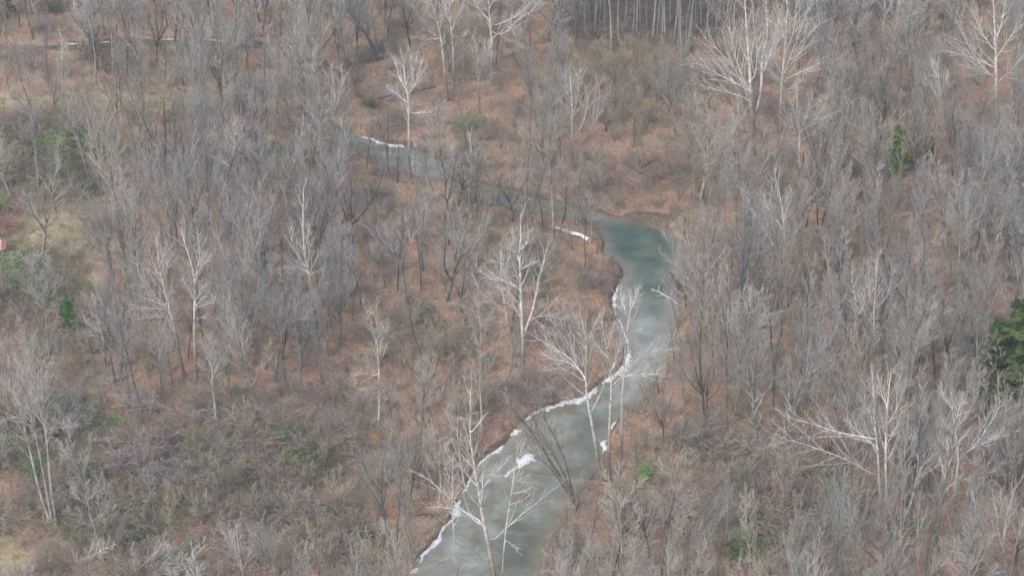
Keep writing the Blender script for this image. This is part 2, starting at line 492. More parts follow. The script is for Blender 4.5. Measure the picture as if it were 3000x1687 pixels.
# ------------------------------------------------------------------ white ice crust and gravel along the water
im, nt, b = new_mat('white_ice')
c = ramp(nt, noise(nt, 2.2, 6, .75), [(0.34, (0.25, 0.25, 0.24)), (0.44, (0.62, 0.64, 0.65)), (0.62, (0.88, 0.89, 0.90))])
ve = nd(nt, 'ShaderNodeVertexColor', layer_name='rim')
c = mix(nt, ve.outputs[0], c, (0.36, 0.37, 0.36))
ib = nd(nt, 'ShaderNodeBump'); ib.inputs['Strength'].default_value = .7; ib.inputs['Distance'].default_value = .2
nt.links.new(noise(nt, 2.5, 5, .7), ib.inputs['Height']); nt.links.new(ib.outputs[0], b.inputs['Normal'])
nt.links.new(c, b.inputs['Base Color']); b.inputs['Roughness'].default_value = 0.6
pm, nt, b = new_mat('pale_gravel')
c = ramp(nt, noise(nt, 3.5, 5, .7), [(0.32, (0.20, 0.18, 0.15)), (0.5, (0.42, 0.40, 0.36)), (0.68, (0.62, 0.60, 0.57))])
nt.links.new(c, b.inputs['Base Color'])
tm_, nt, b = new_mat('tan_sand')
c = ramp(nt, noise(nt, 2.5, 5, .7), [(0.32, (0.28, 0.19, 0.11)), (0.65, (0.52, 0.38, 0.24))])
nt.links.new(c, b.inputs['Base Color'])
def crust(name, px, widths, mat, label, cat, group=None, z=WZ, th=0.14, seed=0):
    """A ragged low ridge following a line of photo pixels; widths are in metres."""
    r = np.random.default_rng(seed)
    c = P(np.array([p[0] for p in px], float), np.array([p[1] for p in px], float), z)[:, :2]
    w = np.array(widths, float)
    s = np.concatenate([[0], np.cumsum(np.linalg.norm(np.diff(c, axis=0), axis=1))])
    n = max(8, int(s[-1] / 0.35))
    t = np.linspace(0, s[-1], n)
    cx = np.interp(t, s, c[:, 0]) ; cy = np.interp(t, s, c[:, 1]); ww = np.interp(t, s, w)
    d = np.gradient(np.stack([cx, cy], 1), axis=0); d /= np.linalg.norm(d, axis=1, keepdims=True) + 1e-9
    nrm = np.stack([-d[:, 1], d[:, 0]], 1)
    endf = np.minimum(1, np.minimum(np.arange(n) + 0.4, n - 1 - np.arange(n) + 0.4) / 3.0)
    def rough(k): 
        a = r.normal(0, 1, n); return np.convolve(a, np.ones(k) / k, 'same')
    wl = ww * endf * np.clip(0.62 + 0.35 * rough(2) + 0.4 * rough(6), 0.2, 1.5)
    wr = ww * endf * np.clip(0.62 + 0.35 * rough(2) + 0.4 * rough(6), 0.2, 1.5)
    offs = [wl, wl * 0.8, wl * 0, -wr * 0.8, -wr]
    hs = [-0.06, th * 0.8, th * 1.15, th * 0.8, -0.06]
    rows = []
    for o, h in zip(offs, hs):
        hh = np.full(n, z + h) + (r.normal(0, 0.035, n) if h > 0 else 0)
        rows.append(np.stack([cx + nrm[:, 0] * o, cy + nrm[:, 1] * o, hh], 1))
    V = np.stack(rows, 1)
    org = V.reshape(-1, 3).mean(0); org[2] = z
    idx = np.arange(n * 5).reshape(n, 5)
    q = np.stack([idx[:-1, :-1], idx[1:, :-1], idx[1:, 1:], idx[:-1, 1:]], -1).reshape(-1, 4)
    me = mesh_from(name, V.reshape(-1, 3) - org, q, mat)
    rim = np.zeros((n, 5, 4), np.float32); rim[..., 3] = 1; rim[:, (0, 4), :3] = 1; rim[:, (1, 3), :3] = .12
    ra_ = me.color_attributes.new('rim', 'FLOAT_COLOR', 'POINT'); ra_.data.foreach_set('color', rim.ravel())
    o = mobj(name, me)
    o.location = org
    return tag(o, label, cat, group)
IG = 'white ice crusts along the creek'
crust('ice_crust', [(1196, 1687), (1212, 1672), (1226, 1664)], [.8, 1.0, .5], im, 'short white ice scrap at the bottom edge of the picture beside the creek', 'ice', IG, seed=1)
crust('ice_crust', [(1230, 1650), (1240, 1625), (1262, 1605), (1280, 1588), (1292, 1560), (1304, 1540), (1330, 1520)], [.3, .45, .45, 1.0, .5, .45, .5], im, 'long thin white ice line along the lowest left bank of the creek', 'ice', IG, seed=2)
crust('ice_crust', [(1330, 1520), (1334, 1500), (1342, 1484), (1350, 1462)], [.8, 1.3, .6, .3], im, 'blunt white ice knob on the left bank behind the lowest white sycamore', 'ice', IG, seed=3)
crust('ice_crust', [(1352, 1450), (1368, 1424), (1374, 1408), (1384, 1388), (1398, 1370)], [.3, .4, .7, .5, .4], im, 'narrow crooked white ice strip crossing behind the lowest sycamore\'s stems', 'ice', IG, seed=4)
crust('ice_crust', [(1398, 1368), (1420, 1345), (1445, 1326), (1470, 1308), (1476, 1298)], [.4, .6, .8, 1.0, .4], im, 'white ice strip on the left bank just left of the midstream ice patch', 'ice', IG, seed=5)
crust('ice_crust', [(1494, 1276), (1508, 1266), (1528, 1262)], [.8, 1.3, .7], im, 'stubby white ice clump on the left bank above the midstream patch', 'ice', IG, seed=6)
crust('ice_crust', [(1538, 1232), (1565, 1212), (1600, 1198), (1628, 1188), (1660, 1176), (1700, 1172), (1728, 1158), (1750, 1135)], [.4, .5, .9, .9, 1.9, 2.2, 1.8, .9], im, 'broadest white ice shelf where the creek\'s left bank swings right', 'ice', IG, seed=7)
crust('ice_crust', [(1762, 1124), (1785, 1106), (1812, 1086), (1830, 1068), (1838, 1046), (1842, 1018)], [.8, 1.0, 1.2, 1.8, 1.5, .5], im, 'white ice shelf on the left bank just below the narrows', 'ice', IG, seed=8)
crust('ice_crust', [(1478, 1398), (1494, 1386), (1512, 1372), (1530, 1356), (1550, 1340), (1572, 1330)], [.4, .7, .8, 1.3, 1.5, .8], im, 'cracked white ice patch lying out in the middle of the creek', 'ice', IG, seed=9)
crust('ice_crust', [(1764, 1330), (1771, 1312), (1768, 1296), (1780, 1288)], [.6, .9, 1.0, .6], im, 'jagged white ice piece on the right bank beside the twin trunks', 'ice', IG, seed=10)
crust('ice_crust', [(1794, 1262), (1799, 1246), (1806, 1234)], [.5, .7, .5], im, 'small white ice piece on the right bank above the twin trunks', 'ice', IG, seed=11)
crust('ice_crust', [(1803, 925), (1801, 900), (1801, 880), (1803, 858), (1813, 836)], [.3, .45, .6, .4, .3], im, 'faint pale ice rim on the left bank at the head of the narrows', 'ice', IG, seed=12)
crust('ice_crust', [(1841, 1014), (1838, 1000), (1830, 975), (1820, 950), (1812, 935)], [.4, .35, .3, .35, .3], im, 'thin white ice thread on the left bank halfway along the narrows', 'ice', IG, seed=18)
crust('ice_crust', [(1058, 402), (1085, 408), (1115, 420), (1150, 428), (1186, 431)], [.35, .45, .5, .6, .7], im, 'thin white ice line on the far bank of the upstream bend', 'ice', IG, seed=13)
crust('ice_crust', [(198, 130), (250, 130), (262, 129)], [.16, .2, .14], im, 'leftmost short white ice dash on the far strip of creek', 'ice', IG, seed=14)
crust('ice_crust', [(288, 126), (322, 124)], [.14, .16], im, 'second white ice dash from the left on the far strip of creek', 'ice', IG, seed=15)
crust('ice_crust', [(448, 118), (485, 116), (525, 117)], [.14, .2, .14], im, 'middle white ice dash on the far strip of creek', 'ice', IG, seed=16)
crust('ice_crust', [(590, 117), (640, 120), (685, 124), (718, 125)], [.16, .24, .2, .28], im, 'longest white ice dash at the right of the far creek strip', 'ice', IG, seed=17)
kind(crust('gravel_bar', [(1778, 762), (1800, 776), (1818, 792), (1826, 806)], [1.0, 1.5, 1.6, .8], pm, 'pale stony bar at the inside of the pool bend', 'gravel bar', seed=20, th=.25), 'structure')
kind(crust('sand_bar', [(1786, 778), (1798, 800), (1804, 822)], [1.2, 1.8, 1.0], tm_, 'tan sandy strip beside the stony bar at the pool', 'sand bar', seed=21, th=.45), 'structure')
kind(crust('gravel_bar', [(1212, 432), (1232, 412), (1246, 388), (1250, 370)], [1.2, 2.4, 2.4, 1.0], pm, 'pale gravel bar by the upstream bend under the forked tree', 'gravel bar', seed=22, th=.4, z=WZ + .3), 'structure')
for o in list(SC.objects):
    if o.get('kind') == 'structure' and 'category' in o: del o['category']

# ------------------------------------------------------------------ tree builders
def parts_to_meshes(parts):
    """{'trunk': (batches, material), ...}; a list value makes several meshes."""
    out = []
    for nm, val in parts:
        batches, mat = val
        V, Q = tubes(batches)
        out.append((nm, mesh_from(nm, V, Q, mat)))
    return out
def twigs_of(p, r, L, rng, k3, k4, wob=0.09, up=0.06, ang=0.55, lf3=0.55, lf4=0.62, tip=0.008, r3min=.023):
    p3, r3, L3 = spawn(p, r, L, k3, 0.12, 1.0, ang, 0.2, lf3, 0.55, 4, wob, up, rng, rtip=tip * 1.2, rmin=r3min)
    out = [(p3, r3, 3)]
    if k4:
        p4, r4, L4 = spawn(p3, r3, L3, k4, 0.15, 1.0, ang, 0.25, lf4, 0.6, 3, wob * 1.2, up, rng, rtip=tip * .9, rmin=0.0125)
        out.append((p4, r4, 3))
    return out
def sycamore(seed, H=30.0, bk='syc', tw='syc_twig'):
    rng = np.random.default_rng(seed)
    tp, tr = grow(np.zeros((1, 3)) - [0, 0, .4], np.array([[rng.normal(0, .1), rng.normal(0, .1), 1.0]]), np.array([H * rng.uniform(.72, .85)]), np.array([.42]), np.array([.07]), 14, .085, .06, rng)
    k = int(rng.integers(9, 13)); fork = rng.uniform(.22, .38)
    lp, lr, LL = spawn(tp, tr, np.array([H]), k, fork, .96, .58, .17, .46, .62, 9, .07, .07, rng, rtip=.03, taper=.55)
    parts = [('trunk', ([(tp, tr, 7)], M[bk]))]
    crown = []
    for i in range(k):
        a, c_, l = lp[i:i + 1], lr[i:i + 1], LL[i:i + 1]
        p2, r2, L2 = spawn(a, c_, l, 9, .18, 1.0, .5, .16, .52, .55, 6, .07, .06, rng, rtip=.016, rmin=.034)
        b3, b4 = twigs_of(p2, r2, L2, rng, 5, 4)
        parts.append(('limb', ([(a, c_, 5), (p2, r2, 4), b3], M[bk])))
        crown.append(b4)
    crown += twigs_of(tp, tr, np.array([H * .3]), rng, 18, 5)
    parts.append(('crown', (crown, M[tw])))
    return parts_to_meshes(parts), H
def grey_tree(seed, H=22.0, bk='grey', tw='grey_twig', cb=.34, k=18, spread=.36, ang=.82):
    rng = np.random.default_rng(seed)
    tp, tr = grow(np.zeros((1, 3)) - [0, 0, .4], np.array([[rng.normal(0, .06), rng.normal(0, .06), 1.0]]), np.array([H * .97]), np.array([.24]), np.array([.03]), 14, .05, .06, rng)
    lp, lr, LL = spawn(tp, tr, np.array([H]), k, cb * rng.uniform(.85, 1.15), .98, ang, .16, spread, .5, 7, .07, .09, rng, rtip=.03, taper=.62)
    p2, r2, L2 = spawn(lp, lr, LL, 6, .15, 1.0, .52, .15, .5, .6, 5, .07, .07, rng, rtip=.016, rmin=.032)
    crown = [(p2, r2, 3)] + twigs_of(p2, r2, L2, rng, 6, 5, r3min=.019)
    return parts_to_meshes([('trunk', ([(tp, tr, 6), (lp, lr, 4)], M[bk])), ('crown', (crown, M[tw]))]), H
def forked_tree(seed, H=20.0, bk='grey', tw='grey_twig'):
    rng = np.random.default_rng(seed)
    tp, tr = grow(np.zeros((1, 3)) - [0, 0, .4], np.array([[rng.normal(0, .1), rng.normal(0, .1), 1.0]]), np.array([H * .42]), np.array([.27]), np.array([.18]), 8, .07, .06, rng)
    lp, lr, LL = spawn(tp, tr, np.array([H * .82]), 7, .5, 1.0, .55, .16, .85, .75, 9, .06, .07, rng, rtip=.03, taper=.2)
    p2, r2, L2 = spawn(lp, lr, LL, 9, .2, 1.0, .5, .15, .38, .55, 5, .07, .07, rng, rtip=.016, rmin=.034)
    crown = [(p2, r2, 4)] + twigs_of(p2, r2, L2, rng, 6, 5, r3min=.019)
    return parts_to_meshes([('trunk', ([(tp, tr, 6), (lp, lr, 5)], M[bk])), ('crown', (crown, M[tw]))]), H
def slender(seed, H=15.0, bk='grey', tw='grey_twig'):
    rng = np.random.default_rng(seed)
    tp, tr = grow(np.zeros((1, 3)) - [0, 0, .4], np.array([[rng.normal(0, .08), rng.normal(0, .08), 1.0]]), np.array([H * .98]), np.array([.12]), np.array([.02]), 12, .06, .06, rng)
    lp, lr, LL = spawn(tp, tr, np.array([H]), 15, .3, .98, .7, .18, .24, .5, 6, .12, .12, rng, rtip=.016, taper=.6, rmin=.02)
    p2, r2, L2 = spawn(lp, lr, LL, 5, .15, 1.0, .65, .18, .5, .6, 4, .13, .09, rng, rtip=.014, rmin=.026)
    crown = [(p2, r2, 3)] + twigs_of(p2, r2, L2, rng, 5, 4, r3min=.018)
    return parts_to_meshes([('trunk', ([(tp, tr, 5), (lp, lr, 3)], M[bk])), ('crown', (crown, M[tw]))]), H
def understory(seed, H=8.0, stems=4, bk='brush', tw='brush_twig'):
    rng = np.random.default_rng(seed)
    st = np.concatenate([rng.normal(0, .15, (stems, 2)), np.full((stems, 1), -.2)], 1)
    d = np.concatenate([rng.normal(0, .28, (stems, 2)), np.ones((stems, 1))], 1)
    Ls = H * rng.uniform(.75, 1.05, stems)
    tp, tr = grow(st, d, Ls, np.full(stems, .085), np.full(stems, .016), 9, .07, .03, rng)
    p2, r2, L2 = spawn(tp, tr, Ls, 12, .25, 1.0, .5, .16, .42, .5, 6, .10, .12, rng, rtip=.012, rmin=.024)
    crown = [(p2, r2, 3)] + twigs_of(p2, r2, L2, rng, 6, 4, ang=.5, up=.08, r3min=.017)
    return parts_to_meshes([('trunk', ([(tp, tr, 4)], M[bk])), ('crown', (crown, M[tw]))]), H
def arch_stems(rng, n, H, R, r0=.03):
    st = np.concatenate([rng.normal(0, .25, (n, 2)), np.full((n, 1), -.1)], 1)
    az = rng.uniform(0, 6.28, n); out = rng.uniform(.25, 1.1, n)
    d = np.stack([np.cos(az) * out, np.sin(az) * out, np.ones(n)], 1)
    L = H * rng.uniform(.9, 1.4, n)
    return grow(st, d, L, np.full(n, r0), np.full(n, .01), 7, .13, -.13, rng) + (L,)
def shrub(seed, H=3.0, leaf=None, tw='shrub_twig', nleaf=1600):
    rng = np.random.default_rng(seed)
    tp, tr, L = arch_stems(rng, 18, H, H)
    p2, r2, L2 = spawn(tp, tr, L, 8, .2, 1.0, .7, .25, .45, .6, 4, .2, -.02, rng, rtip=.009, rmin=.016)
    tw_b = [(p2, r2, 3)] + twigs_of(p2, r2, L2, rng, 5, 0, wob=.25, up=0)
    meshes = parts_to_meshes([('stem', ([(tp, tr, 3)], M['brush'])), ('crown', (tw_b, M[tw]))])
    if leaf:
        src = np.concatenate([p2.reshape(-1, 3), tw_b[1][0].reshape(-1, 3)])
        src = src[src[:, 2] > H * .25]
        meshes.append(('foliage', leaf_mesh(rng, src[rng.integers(0, len(src), nleaf)] + rng.normal(0, .08, (nleaf, 3)), .07, .15, M[leaf])))
    return meshes, H
def leaf_mesh(rng, pos, lo, hi, mat):
    n = len(pos)
    a = norm(rng.normal(0, 1, (n, 3))); bb = norm(np.cross(a, rng.normal(0, 1, (n, 3))))
    s = rng.uniform(lo, hi, (n, 1)); w = s * rng.uniform(.45, .7, (n, 1))
    V = np.stack([pos - a * s, pos + bb * w, pos + a * s, pos - bb * w], 1).reshape(-1, 3)
    return mesh_from('foliage', V, np.arange(4 * n).reshape(n, 4), mat, smooth=False)
def conifer(seed, H=9.0, R=2.2, nleaf=5200):
    rng = np.random.default_rng(seed)
    tp, tr = grow(np.zeros((1, 3)) - [0, 0, .3], np.array([[0, 0, 1.0]]), np.array([H]), np.array([.13]), np.array([.02]), 10, .03, .08, rng)
    lp, lr, LL = spawn(tp, tr, np.array([R * 1.15]), 44, .12, .97, 1.35, .15, 1.0, .3, 6, .12, -.04, rng, rtip=.012, taper=.8, rmin=.02)
    p2, r2, L2 = spawn(lp, lr, LL, 6, .2, 1.0, .7, .2, .4, .6, 4, .15, -.05, rng, rtip=.01, rmin=.014)
    src = np.concatenate([lp[:, 2:].reshape(-1, 3), p2.reshape(-1, 3), p2[:, 1:].reshape(-1, 3)])
    pos = src[rng.integers(0, len(src), nleaf)] + rng.normal(0, .11, (nleaf, 3))
    return parts_to_meshes([('trunk', ([(tp, tr, 6)], M['dark'])), ('limb', ([(lp, lr, 3), (p2, r2, 3)], M['dark_twig']))]) + [('crown', leaf_mesh(rng, pos, .10, .24, M['needle']))], H

RT = random.Random(3)
def place(name, variant, loc, h, rz, label, cat, group=None, color=(1, 1, 1), wide=1.0, lean=(0, 0), pcolor=None):
    meshes, H = variant
    s = h / H
    e = empty(name, loc, rz, (s * wide, s * wide, s))
    e.rotation_euler = (lean[0], lean[1], rz)
    if pcolor is None and cat == 'tree' and name != 'pole_straight_tree': tf = RT.uniform(.42, 1.1); pcolor = {'trunk': tuple(x * tf for x in color)}
    for nm, me in meshes:
        cc = color
        if pcolor and nm in pcolor: cc = pcolor[nm]
        mobj(nm, me, e, cc)
    return tag(e, label, cat, group)

# ------------------------------------------------------------------ the trees one can single out, drawn from their own stems and limbs
def T(off, pts, s=2.576):
    a = np.array(pts, float)
    return np.stack([off[0] + a[:, 0] / s, off[1] + a[:, 1] / s], 1)
A1, A2, A3 = (0, 0), (1000, 0), (2000, 0)
A4, A5, A6 = (0, 562), (1000, 562), (2000, 562)
A7, A8, A9 = (0, 1124), (1000, 1124), (2000, 1124)
FEATURED_XY = []
FEAT_PX = []
def drawn_tree(name, label, off, trunks, limbs, r0=.4, rl=.15, seed=0, bk='syc', tw='syc_twig', k2=13, k3=5, k4=3, color=(1, 1, 1), cat='tree', group=None, extra_h=0.0, tcolor=None, spread=.6):
    """Stems and main limbs follow lines read off the photograph; each bends away in depth as well, and
    side branches and twigs grow all round them."""
    rng = np.random.default_rng(1000 + seed)
    base_px = T(off, trunks[0][:1])[0]
    base = P(base_px[0], base_px[1], 0.0)
    gz = GZ(base[0], base[1])
    y0 = base[1]
    org = np.array([base[0], base[1], gz])
    def line(pts, y_start, slope, n):
        px = T(off, pts)
        seg = np.concatenate([[0], np.cumsum(np.linalg.norm(np.diff(px, axis=0), axis=1))])
        t = np.linspace(0, seg[-1], n)
        u = np.interp(t, seg, px[:, 0]); v = np.interp(t, seg, px[:, 1])
        k = np.ones(3) / 3
        if n > 5:
            u[1:-1] = np.convolve(u, k, 'valid'); v[1:-1] = np.convolve(v, k, 'valid')
        m = t / 17.0
        y = y_start + slope * m + 0.25 * np.sin(t / 25 + rng.random() * 6) * np.minimum(1, m / 3)
        return PY(u, v, y), m[-1]
    e = empty(name, org)
    allp, alll, trunk_b = [], [], []
    for i, tr in enumerate(trunks):
        n = 16
        p, L = line(tr, y0, 0.0 if i == 0 else rng.uniform(-.25, .25), n)
        if i == 0:
            p[0, 2] = gz - .4
        rr = np.linspace(r0 * (.92 if i == 0 else .7), .045, n)
        if i == 0: rr[0] *= 1.25
        trunk_b.append((p[None] - org, rr[None], 7)); allp.append(p); alll.append(L)
        FEAT_PX.extend(np.stack(proj(p), -1)[::2].tolist())
    crown = []
    for b_ in trunk_b:
        crown += twigs_of(b_[0][:, 7:], b_[1][:, 7:], np.array([alll[0] * .35]), rng, 14, 5)
        p2, r2, L2 = spawn(b_[0][:, 5:], b_[1][:, 5:], np.array([alll[0] * .42]), 11, .1, 1, .5, .15, .55, .5, 6, .07, .07, rng, rtip=.02, rmin=.042)
        trunk_b = trunk_b + [(p2, r2, 4)] if b_[2] == 7 else trunk_b
        crown += twigs_of(p2, r2, L2, rng, 5, 4)
    V, Q = tubes(trunk_b)
    mobj('trunk', mesh_from('trunk', V, Q, M[bk]), e, tcolor or color)
    for lb in limbs:
        st = T(off, lb[:1])[0]
        # start on the nearest stem point
        best = None
        for p in allp:
            u, v = proj(p); d = np.hypot(u - st[0], v - st[1]); j = int(np.argmin(d))
            if best is None or d[j] < best[0]: best = (d[j], p[j])
        y_s = best[1][1]
        n = 10
        p, L = line(lb, y_s, rng.uniform(-.75, .75), n)
        if best[0] < 14: p[0] = best[1]
        rr = np.linspace(rl * .74, .026, n)
        pl, rl_ = p[None] - org, rr[None]
        p2, r2, L2 = spawn(pl, rl_, np.array([max(L, 4.0)]), k2, .12, 1.0, .5, .16, spread, .6, 5, .07, .06, rng, rtip=.013, rmin=.027)
        b3, b4 = twigs_of(p2, r2, L2, rng, k3, k4, r3min=.018, lf3=.5)
        V, Q = tubes([(pl, rl_, 6), (p2, r2, 4), b3])
        mobj('limb', mesh_from('limb', V, Q, M[bk]), e, color)
        crown.append(b4)
    V, Q = tubes(crown)
    mobj('crown', mesh_from('crown', V, Q, M[tw]), e, color)
    FEATURED_XY.append((org[0], org[1]))
    return tag(e, label, cat, group)
G_SYC = 'big white sycamores'
drawn_tree('sycamore', 'huge white sycamore with low forked trunk and limbs sweeping far left, near top right', A3,
  [[(548, 1100), (540, 1000), (528, 920), (512, 830), (510, 700), (512, 600), (505, 480), (490, 330), (480, 180), (470, 20), (465, -120)],
   [(530, 920), (565, 820), (590, 720), (600, 560), (590, 450), (640, 300), (640, 150), (620, 0)]],
  [[(505, 800), (470, 640), (420, 560), (380, 500), (330, 440), (260, 380), (200, 310), (150, 270)],
   [(510, 760), (440, 720), (330, 700), (220, 670), (130, 640), (50, 600)],
   [(510, 720), (460, 590), (400, 470), (380, 330), (340, 200), (310, 60)],
   [(520, 640), (560, 540), (560, 400), (540, 250), (530, 60)],
   [(510, 690), (430, 640), (340, 600), (240, 550), (150, 480), (90, 480)],
   [(525, 915), (440, 900), (360, 890)], [(530, 1015), (430, 985), (350, 960)], [(515, 880), (400, 830), (300, 800)],
   [(598, 560), (660, 420), (700, 300), (720, 160)]], r0=.5, rl=.19, seed=1, group=G_SYC, k2=15, spread=.68, color=(1.1, 1.1, 1.1))
drawn_tree('sycamore', 'tall white sycamore with upswept crown just right of the huge low-forked one', A3,
  [[(735, 1010), (740, 800), (745, 650), (755, 550), (770, 400), (780, 250), (790, 100), (790, -80)]],
  [[(745, 620), (690, 580), (640, 500), (600, 440)], [(756, 540), (830, 480), (890, 390), (950, 260), (1020, 190)],
   [(755, 560), (820, 420), (860, 300), (900, 180), (960, 60)], [(753, 560), (700, 480), (670, 380), (690, 260), (650, 150)],
   [(770, 400), (830, 280), (850, 150), (860, 0)], [(748, 620), (850, 560), (960, 520), (1060, 460), (1150, 450)],
   [(745, 680), (820, 670), (900, 610)], [(775, 330), (740, 200), (720, 60)]], r0=.36, rl=.15, seed=2, group=G_SYC, k2=15, spread=.7, color=(1.08, 1.08, 1.08))
drawn_tree('sycamore', 'large straight-trunked white sycamore cut by the top right corner of the picture', A3,
  [[(2378, 920), (2365, 740), (2365, 600), (2365, 450), (2360, 330), (2355, 180), (2345, 60), (2340, -100)]],
  [[(2362, 600), (2270, 520), (2200, 420), (2130, 300), (2090, 200), (2060, 130)], [(2362, 520), (2240, 450), (2130, 420), (2040, 400), (1980, 380)],
   [(2368, 620), (2460, 560), (2520, 480), (2580, 400), (2640, 330)], [(2368, 430), (2420, 360), (2480, 270), (2530, 200), (2560, 130)],
   [(2362, 400), (2270, 270), (2220, 170), (2180, 60)], [(2360, 330), (2400, 200), (2430, 60), (2440, -60)],
   [(2362, 580), (2200, 520), (2080, 480)], [(2365, 690), (2180, 660), (2050, 660)], [(2370, 840), (2250, 810), (2150, 790), (2060, 760), (2010, 720)]],
  r0=.46, rl=.17, seed=3, group=G_SYC, k2=15, spread=.68, color=(1.08, 1.08, 1.08))
drawn_tree('sycamore', 'middle-sized pale tree with right-leaning limbs below the two huge sycamores', A3,
  [[(880, 1440), (880, 1250), (880, 1100), (885, 1010), (870, 880), (860, 740), (862, 640)]],
  [[(888, 1020), (920, 920), (950, 820), (980, 700)], [(890, 1000), (980, 930), (1050, 840), (1080, 740)],
   [(885, 1060), (1000, 1010), (1090, 930), (1140, 850)], [(880, 1060), (820, 980), (780, 880), (750, 770)],
   [(880, 930), (840, 850), (820, 750)], [(882, 1150), (830, 1090), (780, 1060)]], r0=.3, rl=.13, seed=4, group=G_SYC)
drawn_tree('sycamore', 'twin-stemmed flaking sycamore at the top edge left of the corner sycamore', A3,
  [[(1500, 520), (1500, 330), (1515, 200), (1525, 60), (1525, -80)], [(1588, 430), (1605, 250), (1625, 80), (1640, -40), (1650, -100)]],
  [[(1510, 230), (1450, 160), (1400, 100)], [(1605, 240), (1660, 180), (1730, 120)], [(1520, 150), (1560, 60), (1580, -20)], [(1520, 100), (1480, 20), (1450, -60)], [(1615, 160), (1580, 60), (1570, -40)]],
  r0=.34, rl=.12, seed=5, group=G_SYC)
drawn_tree('sycamore', 'slim white-stemmed tree right of the bright green conifer', A3,
  [[(1908, 1330), (1915, 1240), (1925, 1100), (1910, 950), (1945, 780), (1940, 680), (1930, 560), (1925, 460)]],
  [[(1935, 760), (1890, 680), (1850, 600)], [(1942, 720), (1980, 640), (2000, 560)], [(1935, 600), (1900, 540), (1890, 470)], [(1918, 900), (1980, 830), (2030, 780)], [(1915, 1000), (1850, 900), (1800, 820)]],
  r0=.22, rl=.08, seed=6, group=G_SYC)
drawn_tree('sycamore', 'white sycamore in mid picture with a straight stem and a curving right leader', A5,
  [[(1370, 1400), (1375, 1250), (1368, 1100), (1362, 950), (1355, 800), (1352, 700), (1350, 600), (1345, 480), (1350, 350), (1360, 230), (1355, 170)],
   [(1375, 1110), (1390, 1030), (1430, 950), (1460, 820), (1480, 720), (1500, 620), (1530, 520), (1545, 430)]],
  [[(1355, 870), (1300, 790), (1240, 740), (1180, 690), (1100, 640), (1020, 570)], [(1352, 740), (1290, 700), (1210, 660), (1130, 620)],
   [(1350, 670), (1280, 600), (1200, 530), (1110, 515)], [(1350, 590), (1400, 560), (1460, 520)], [(1346, 500), (1290, 440), (1240, 340)],
   [(1362, 960), (1300, 860), (1250, 760)], [(1395, 1010), (1440, 950), (1500, 935), (1560, 935), (1650, 945), (1730, 945)],
   [(1348, 450), (1400, 380), (1420, 300)], [(1350, 540), (1300, 420), (1290, 300)]], r0=.4, rl=.14, seed=7, group=G_SYC, tcolor=(1, 1, 1))
drawn_tree('sycamore', 'white sycamore leaning left beside the straight-stemmed one in mid picture', A5,
  [[(1310, 1240), (1275, 1080), (1250, 970), (1235, 850), (1215, 740), (1210, 620), (1205, 500), (1205, 380)]],
  [[(1248, 980), (1150, 950), (1060, 920), (950, 870), (880, 850)], [(1240, 920), (1150, 840), (1060, 760), (1000, 680)],
   [(1220, 760), (1140, 660), (1060, 600)], [(1248, 970), (1150, 985), (1060, 995)], [(1235, 870), (1130, 830), (1030, 825)], [(1212, 650), (1250, 560), (1270, 480)]],
  r0=.36, rl=.13, seed=8, group=G_SYC)
drawn_tree('sycamore', 'leaning fan-crowned sycamore with ivy at its foot on the creek\'s right bank', A8,
  [[(1975, 740), (1940, 580), (1895, 320), (1860, 140), (1840, 0), (1842, -70), (1850, -220), (1855, -300), (1835, -400), (1815, -480), (1800, -540)]],
  [[(1842, -30), (1790, -118), (1740, -188), (1650, -248), (1540, -308), (1470, -348)], [(1845, -100), (1770, -218), (1730, -288), (1650, -388), (1590, -458), (1550, -528)],
   [(1840, -10), (1750, -78), (1640, -118), (1540, -98)], [(1850, -270), (1880, -368), (1910, -448), (1950, -498)], [(1845, -60), (1740, -158), (1640, -178), (1540, -208)],
   [(1850, -240), (1810, -380), (1760, -480)]], r0=.36, rl=.13, seed=9, group=G_SYC)
drawn_tree('sycamore', 'right-hand trunk of the pair on the right bank, limbs reaching out over the creek', A8,
  [[(2022, 720), (2018, 500), (2025, 300), (2035, 100), (2040, 0), (2035, -70), (2030, -170), (2000, -280), (1970, -400), (1960, -500)]],
  [[(2040, -90), (2090, -250), (2110, -340), (2120, -420)], [(2028, -180), (1960, -250), (1900, -320)], [(2042, -40), (2150, -130), (2250, -190), (2340, -230), (2400, -270)],
   [(2038, 20), (2120, -60), (2220, -70), (2400, -80)], [(2010, -260), (2040, -380), (2060, -460)]], r0=.34, rl=.13, seed=10, group=G_SYC, tcolor=(.9, .86, .82))
drawn_tree('sycamore', 'thin bright white sycamore rising against the narrows of the creek', A8,
  [[(2112, 610), (2115, 400), (2115, 200), (2125, 0), (2130, -30), (2140, -200), (2140, -300), (2160, -410), (2180, -530), (2190, -650), (2185, -715)]],
  [[(2172, -490), (2130, -590), (2100, -690)], [(2150, -350), (2100, -400), (2080, -450)], [(2183, -560), (2220, -640), (2240, -710)], [(2140, -250), (2190, -320), (2230, -400)]],
  r0=.28, rl=.09, seed=11, group=G_SYC)
